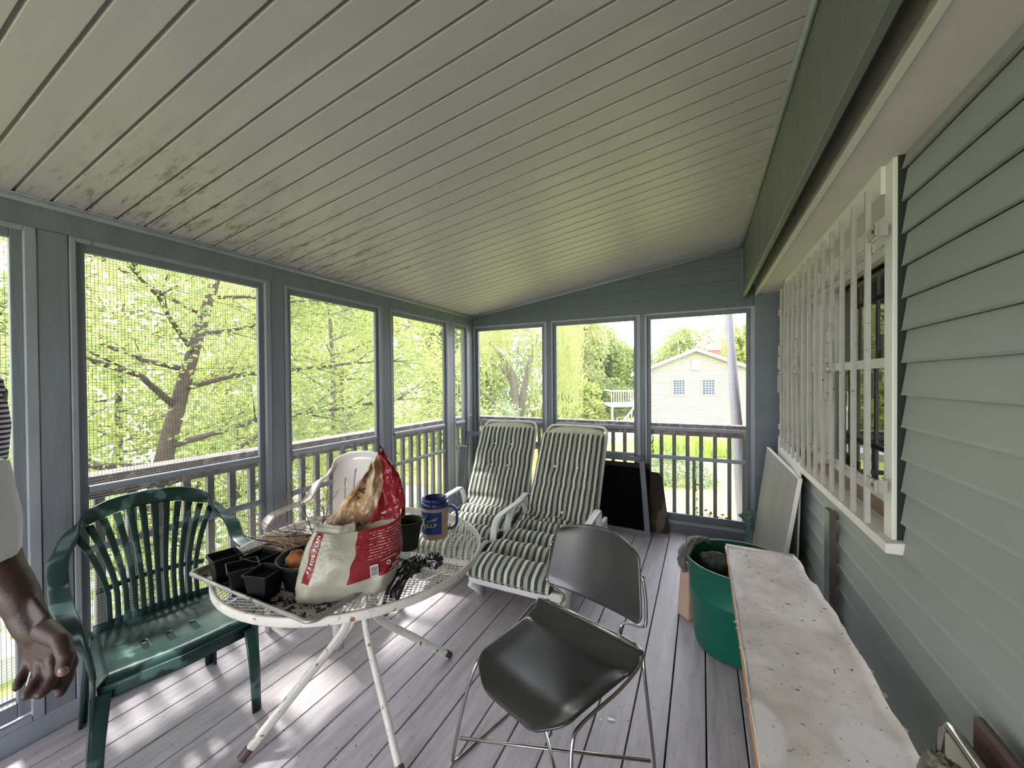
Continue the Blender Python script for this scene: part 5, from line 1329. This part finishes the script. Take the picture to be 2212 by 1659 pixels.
crumple('folded_hat', (0.385, 3.83, 0.270), (0.085, 0.065, 0.062), 'green floppy hat lying on top of the pale green bag in the corner', 'pale_green_cloth', 'hat', 15, 0.38, 1.9)

# folding chair seen edge-on against the wall, lower right
fc = thing('folding_chair', (0.50, 1.05, 0), label='folded beige chair with shiny metal tube frame leaning on the siding', cat='chair')
P = spline([(-0.015, 0.175, 0.0), (-0.012, 0.178, 0.30), (-0.006, 0.178, 0.60), (0.0, 0.170, 0.652), (0.0, 0.145, 0.668), (0.0, 0.05, 0.668), (0.0, -0.15, 0.668), (0.0, -0.175, 0.640), (-0.012, -0.18, 0.30), (-0.015, -0.18, 0.0)], 6)
MB().tube(P, 0.011, 10).build('tube_frame', 'chrome', fc, smooth=True)
MB().box(-0.012, 0.000, -0.16, 0.160, 0.30, 0.655).build('seat_panel', 'beige_board', fc, bevel=0.008)
MB().box(0.040, 0.060, -0.18, 0.178, 0.10, 0.700).build('back_panel', 'brown_plastic', fc, bevel=0.008)
MB().beam((0.0, 0.165, 0.02), (0.05, 0.165, 0.30), 0.012, 0.02).build('link_bar', 'chrome', fc)
crumple('leather_glove', (0.43, 1.055, 0.655), (0.035, 0.040, 0.045), 'khaki leather glove tucked against the folded beige chair', 'khaki_leather', 'glove', 22, 0.30, 1.8)
crumple('leather_glove', (0.425, 1.040, 0.585), (0.038, 0.042, 0.040), 'khaki leather glove just below the upper one beside the folded chair', 'khaki_leather', 'glove', 25, 0.30, 1.8)
sh = thing('side_shelf', (0.44, 1.04, 0), label='small wooden stool under the gloves by the folded chair', cat='stool')
MB().box(-0.02, 0.045, -0.06, 0.075, 0.520, 0.540).build('stool_top', 'dark_wood', sh)
for x, y in ((-0.012, -0.05), (0.037, -0.05), (-0.012, 0.065), (0.037, 0.065)): MB().box(x-0.006, x+0.006, y-0.006, y+0.006, 0, 0.52).build('leg', 'dark_wood', sh)

# frames and boards leaning at the far wall
def tilted_frame(loc, rz, w_, h, lean, label, bar=0.045, mat='frame_grey'):
    t = thing('screen_frame_panel', loc, label=label, cat='frame'); t.rotation_euler = (-R(lean), 0, R(rz))
    for nm, b_ in (('stile', (-w_/2, -w_/2+bar, 0, 0.022, 0, h)), ('stile', (w_/2-bar, w_/2, 0, 0.022, 0, h)), ('rail', (-w_/2+bar, w_/2-bar, 0, 0.022, h-bar, h)), ('rail', (-w_/2+bar, w_/2-bar, 0, 0.022, 0, bar))):
        MB().box(*b_).build(nm, mat, t, bevel=0.002)
    return t
tf = thing('screen_frame_panel', (-0.89, 3.80, 0), label='large grey empty screen frame leaning in front of the black board', cat='frame'); tf.rotation_euler = (-R(12), 0, R(-3))
MB().beam((0.438, 0.011, 0), (0.358, 0.011, 0.715), 0.048, 0.022, (0, 1, 0)).build('stile', 'frame_grey', tf, bevel=0.002)
MB().beam((-0.45, 0.011, 0), (-0.47, 0.011, 0.715), 0.048, 0.022, (0, 1, 0)).build('stile', 'frame_grey', tf, bevel=0.002)
MB().box(-0.49, 0.382, 0, 0.022, 0.672, 0.718).build('rail', 'frame_grey', tf, bevel=0.002); MB().box(-0.43, 0.415, 0, 0.022, 0, 0.046).build('rail', 'frame_grey', tf, bevel=0.002)
bb = thing('black_board', (-0.86, 3.86, 0), label='black board leaning behind the grey frame beside the right lounger', cat='board'); bb.rotation_euler = (-R(11), 0, R(-4))
MB().box(-0.48, 0.40, 0, 0.015, 0, 0.64).build('board_face', 'black_board', bb, bevel=0.002); MB().box(-0.48, 0.40, -0.004, 0.018, 0.60, 0.645).build('top_strip', 'dark_wood', bb)
wb_ = thing('wooden_board', (-0.62, 3.925, 0), label='weathered dark wood table leaf with rounded corners leaning by the far screen', cat='board'); wb_.rotation_euler = (-R(7), 0, R(-2))
g = MB(); g.extrude_poly([(x, 0, z) for x, z in ((-0.50, 0), (0.325, 0), (0.345, 0.02), (0.275, 0.52), (0.245, 0.555), (-0.50, 0.60))], (0, 0.022, 0)); g.build('board_face', 'dark_wood', wb_, bevel=0.004)
tilted_frame((-2.17, 3.72, 0), 6, 0.55, 0.88, 12, 'grey screen frame leaning in the corner behind the left lounger')
tilted_frame((-1.45, 3.74, 0), -8, 0.78, 0.80, 13, 'grey screen frame leaning behind and between the two loungers')
pk_ = thing('grey_plank', (-2.36, 3.55, 0), label='grey plank with a chipped end leaning in the corner beside the left lounger', cat='plank'); pk_.rotation_euler = (0, R(4), R(20))
MB().box(-0.035, 0.035, -0.012, 0.012, 0, 0.745).build('plank_face', 'frame_grey', pk_, bevel=0.002); MB().box(-0.036, 0.036, -0.013, 0.013, 0.742, 0.752).build('chipped_end', 'peach_cloth', pk_)

# bits on the floor
def bit(x, y, L, r, rz, label, name='chalk_stub', cat='chalk'):
    o = MB().tube([(-L/2, 0, r), (L/2, 0, r)], r, 12, round_end=True).build(name, 'chalk', smooth=True, loc=(x, y, 0)); o.rotation_euler = (0, 0, R(rz)); tag(o, label, cat)
bit(-0.350, 1.672, 0.022, 0.0050, 10, 'short white cylindrical stub on the floor right of the grey chair')
bit(-0.392, 1.655, 0.004, 0.0025, 10, 'tiny white crumb on the floor next to the cylindrical stub', 'chalk_crumb', 'crumb')
# ------------------------------------------------------------------ person at the left edge
bxp, byp = FWD.x*0.98-RGT.x*1.58, FWD.y*0.98-RGT.y*1.58
ps = thing('person', (bxp, byp, 0), math.degrees(math.atan2(RGT.x, -RGT.y)), label='person in a striped top and white overshirt at the left edge, hand hanging', cat='person')
ps_inv = Matrix.Translation((bxp, byp, 0)) @ Matrix.Rotation(math.atan2(RGT.x, -RGT.y), 4, 'Z'); ps_inv.invert()
def W(depth, px, py):        # place on the person, measured from the photo's bearings, at real distance
    l = (px-1106)/849.0*depth; up = -(py-829.5)/849.0*depth
    U_ = RGT.cross(FWD)
    return ps_inv @ (Vector((0, 0, CAM_H))+FWD*depth+RGT*l+U_*up)
def ell(c, rx, ry, n=20, tilt=0):
    return [(c[0]+rx*math.cos(2*PI*k/n), c[1]+ry*math.sin(2*PI*k/n), c[2]+tilt*math.sin(2*PI*k/n)) for k in range(n)]
body = MB()
# trunk, neck, head (facing -Y)
body.loft([ell((0, 0.0, z), rx, ry) for z, rx, ry in ((0.86, .165, .110), (0.95, .175, .120), (1.05, .160, .112), (1.15, .155, .110), (1.28, .170, .118), (1.38, .185, .115), (1.45, .175, .098), (1.50, .10, .075), (1.53, .060, .060))])
body.loft([ell((0, y, z), rx, ry) for z, y, rx, ry in ((1.48, 0.005, .056, .058), (1.56, -0.008, .054, .058), (1.585, -0.03, .060, .080), (1.62, -0.025, .068, .092), (1.67, -0.010, .075, .100), (1.72, 0.0, .077, .103), (1.76, 0.005, .070, .095), (1.79, 0.008, .050, .070), (1.805, 0.01, .02, .03))])
# nose, lips, brow, ears
body.loft([ell((0, -0.104-k[1], k[0]), k[2], k[3], 10) for k in ((1.640, .010, .017, .014), (1.650, .016, .018, .016), (1.675, .004, .011, .014), (1.695, -0.004, .008, .010))])
body.tube([(-0.024, -0.108, 1.618), (0, -0.116, 1.620), (0.024, -0.108, 1.618)], [0.006, 0.009, 0.006], 8, round_end=True)
body.tube([(-0.022, -0.106, 1.606), (0, -0.114, 1.604), (0.022, -0.106, 1.606)], [0.006, 0.010, 0.006], 8, round_end=True)
for s in (-1, 1):
    body.tube([(s*0.012, -0.100, 1.705), (s*0.040, -0.092, 1.710), (s*0.058, -0.072, 1.704)], 0.008, 8, round_end=True)
    body.tube([(s*0.076, 0.012, 1.650), (s*0.084, 0.022, 1.670), (s*0.082, 0.024, 1.695), (s*0.074, 0.008, 1.700)], 0.009, 8, round_end=True)
    body.tube([(s*0.085, 0, 0.90), (s*0.092, -0.005, 0.72), (s*0.095, -0.008, 0.50), (s*0.097, 0.006, 0.34), (s*0.100, 0.012, 0.10), (s*0.100, 0.010, 0.06)], [0.092, 0.080, 0.058, 0.056, 0.038, 0.038], 16)
    body.tube([(s*0.100, 0.035, 0.045), (s*0.102, -0.05, 0.035), (s*0.106, -0.14, 0.025)], [0.036, 0.034, 0.024], 12, round_end=True)
# far arm (viewer's far side = +X) hanging
body.tube([(0.185, 0.0, 1.43), (0.215, 0.04, 1.30), (0.235, 0.09, 1.13), (0.240, 0.09, 0.98), (0.242, 0.075, 0.87)], [0.054, 0.046, 0.040, 0.032, 0.026], 14)
body.tube([(0.242, 0.075, 0.88), (0.242, 0.065, 0.82), (0.240, 0.06, 0.775)], [0.026, 0.036, 0.030], 12, round_end=True, flat=(0.6, 1.2))
for q, (dy, L) in enumerate(((-0.028, .075), (-0.010, .082), (0.009, .076), (0.026, .060))):
    body.tube([(0.240, 0.06+dy, 0.78), (0.236, 0.058+dy*1.1, 0.78-L*0.5), (0.226, 0.060+dy*1.1, 0.78-L)], [0.0095, 0.009, 0.0075], 8, round_end=True)
body.tube([(0.236, 0.035, 0.83), (0.228, 0.012, 0.79), (0.222, 0.008, 0.755)], [0.013, 0.011, 0.009], 8, round_end=True)
# near arm: shoulder, elbow, wrist
SH = Vector((-0.185, 0.0, 1.43)); EL = W(0.86, -64, 1150); WR = W(0.83, 50, 1303); 
body.tube(spline([SH, SH.lerp(EL, 0.5)+Vector((-0.02, 0.02, 0)), EL, EL.lerp(WR, 0.55), W(0.828, 38, 1288), W(0.826, 58, 1330), W(0.818, 76, 1368)], 4), [0.054, 0.053, 0.052, 0.050, 0.048, 0.047, 0.046, 0.045, 0.044, 0.043, 0.042, 0.041, 0.039, 0.037, 0.036, 0.034, 0.033, 0.031, 0.030, 0.029, 0.029, 0.029, 0.028, 0.027, 0.024], 18, round_end=True)
# palm
K = W(0.82, 97, 1400)
D = 0.80
palm = [W(0.83, 48, 1300), W(0.825, 68, 1345), W(0.815, 88, 1390), W(0.81, 92, 1425)]
pr_ = [(0.033, 0.024), (0.045, 0.027), (0.048, 0.026), (0.044, 0.020)]
ux = (W(0.82, 130, 1360)-W(0.82, 40, 1400)).normalized(); uz = (W(0.72, 90, 1400)-W(0.82, 90, 1400)).normalized()
rings = []
for p, (a, b_) in zip(palm, pr_): rings.append([p+ux*a*math.cos(2*PI*k/20)+uz*b_*math.sin(2*PI*k/20) for k in range(20)])
body.loft(rings)
FG = [  # index, middle, ring, little: joints as (distance, px, py)
    [(0.82, 138, 1395), (0.825, 153, 1432), (0.815, 142, 1470), (0.80, 130, 1496)],
    [(0.81, 112, 1420), (0.80, 118, 1458), (0.785, 103, 1485), (0.775, 88, 1500)],
    [(0.81, 88, 1428), (0.795, 86, 1463), (0.775, 68, 1488), (0.765, 56, 1503)],
    [(0.815, 62, 1425), (0.80, 54, 1452), (0.785, 44, 1470), (0.775, 37, 1484)]]
for j, fpts in enumerate(FG):
    r0 = (0.0125, 0.0120, 0.0115, 0.0105)[j]
    P = [W(*q) for q in fpts]
    body.tube([P[0].lerp(W(0.82, 85, 1395), 0.35)]+P, [r0*1.1, r0*1.08, r0, r0*0.93, r0*0.80], 12, round_end=True)
TH = [W(0.80, 96, 1362), W(0.765, 132, 1385), W(0.75, 143, 1418), W(0.745, 136, 1448)]
body.tube(TH, [0.021, 0.0155, 0.0135, 0.0115], 12, round_end=True)
o = body.build('body', 'skin', ps, smooth=True)
q = o.modifiers.new('r', 'REMESH'); q.mode = 'VOXEL'; q.voxel_size = 0.0042; q.use_smooth_shade = True
q = o.modifiers.new('sm', 'SMOOTH'); q.factor = 0.5; q.iterations = 2
# thumb nail, eyes
p = TH[3]+(TH[3]-TH[2]).normalized()*0.001+uz*0.0105
g = MB(); blob(g, p, (0.0075, 0.0075, 0.009), 0.0, 1, 14, 10); g.build('thumb_nail', 'nail', ps, smooth=True)
for s in (-1, 1):
    g = MB(); blob(g, (s*0.031, -0.094, 1.682), (0.012, 0.009, 0.008), 0, 1, 14, 10); e_ = g.build('eye', 'ink_pale', ps, smooth=True)
    g = MB(); blob(g, (s*0.031, -0.1015, 1.682), (0.005, 0.003, 0.005), 0, 1, 10, 8); g.build('iris', 'ink_black', e_, smooth=True)
g = MB(); blob(g, (0, 0.016, 1.735), (0.084, 0.098, 0.080), 0.10, 6, 40, 26, 2); g.build('hair', 'hair_black', ps, smooth=True)
# striped top: trunk and short sleeves
def sleeve(a, b_, r0, r1, c=None, r2=None, n=24):
    g = MB(); g.tube([a, b_] if c is None else [a, b_, c], [r0, r1] if c is None else [r0, r1, r2], n, cap=False); return g
g = MB(); g.loft([ell((0, 0.0, z), rx, ry, 36) for z, rx, ry in ((0.98, .192, .140), (1.10, .186, .134), (1.28, .190, .135), (1.38, .200, .130), (1.455, .185, .108), (1.50, .105, .080), (1.505, .09, .07))], False)
sh_ = g.build('striped_top', 'knit_stripe', ps, smooth=True, solid=0.003)
EL2 = EL+(EL-SH).normalized()*0.02
g = sleeve(SH+Vector((0.03, 0, 0.02)), SH.lerp(EL, 0.5)+Vector((-0.02, 0.02, 0)), 0.064, 0.060, SH.lerp(EL, 0.66), 0.058); g.build('striped_sleeve', 'knit_stripe', sh_, smooth=True, solid=0.003)
g = sleeve(Vector((0.16, 0, 1.45)), Vector((0.215, 0.04, 1.32)), 0.064, 0.058, Vector((0.228, 0.065, 1.22)), 0.056); g.build('striped_sleeve', 'knit_stripe', sh_, smooth=True, solid=0.003)
# loose white overshirt hanging over the near elbow
pts = [W(0.85, -62, 1000), W(0.84, -50, 1060), W(0.835, -46, 1130), W(0.835, -50, 1200), W(0.84, -62, 1275), W(0.85, -80, 1345)]
rad = [0.050, 0.052, 0.058, 0.060, 0.056, 0.048]
P = spline(pts, 6); rr_ = [rad[min(5, int(i/6))]*(1-(i/6-int(i/6)))+rad[min(5, int(i/6)+1)]*(i/6-int(i/6)) for i in range(len(P))]
g = MB(); rings = []
for i, p in enumerate(P):
    rings.append([p+Vector((math.cos(a)*rr_[i]*(1+0.10*noise.noise(Vector((math.cos(a)*2, math.sin(a)*2, i*0.12)))), math.sin(a)*rr_[i]*(1+0.12*noise.noise(Vector((math.cos(a)*2.5, math.sin(a)*2.5, i*0.10+5)))), 0.004*math.sin(a*3+i*0.2))) for a in [2*PI*k/36 for k in range(36)]])
g.loft(rings, False); g.build('white_sleeve', 'shirt_white', ps, smooth=True, solid=0.003)
g = MB(); g.loft([ell((0.0, 0.004, z), rx, ry, 36) for z, rx, ry in ((0.80, .212, .160), (0.95, .206, .152), (1.10, .200, .146), (1.22, .196, .142))], False); g.build('white_overshirt', 'shirt_white', ps, smooth=True, solid=0.003)
g = MB()
for s in (-1, 1): g.tube([(s*0.085, 0, 0.93), (s*0.094, -0.005, 0.72), (s*0.097, -0.008, 0.50), (s*0.100, 0.006, 0.30), (s*0.102, 0.012, 0.07)], [0.105, 0.092, 0.074, 0.070, 0.062], 24)
g.build('trousers', 'trouser_navy', ps, smooth=True)
for s in (-1, 1):
    g = MB(); g.tube([(s*0.100, 0.055, 0.042), (s*0.102, -0.04, 0.042), (s*0.106, -0.15, 0.032)], [0.041, 0.043, 0.032], 16, round_end=True); g.build('shoe', 'shoe_black', ps, smooth=True)
# thin white sliver held between the fingers
c0 = W(0.765, 66, 1452); c1 = W(0.755, 57, 1482)
o_ = MB().tube([(0, 0, 0), tuple((ps_inv.inverted() @ c1)-(ps_inv.inverted() @ c0))], [0.0016, 0.0012], 6).build('paper_sliver', 'ink_pale', loc=tuple(ps_inv.inverted() @ c0)); tag(o_, 'thin white sliver held between the fingers of the hanging hand', 'paper')
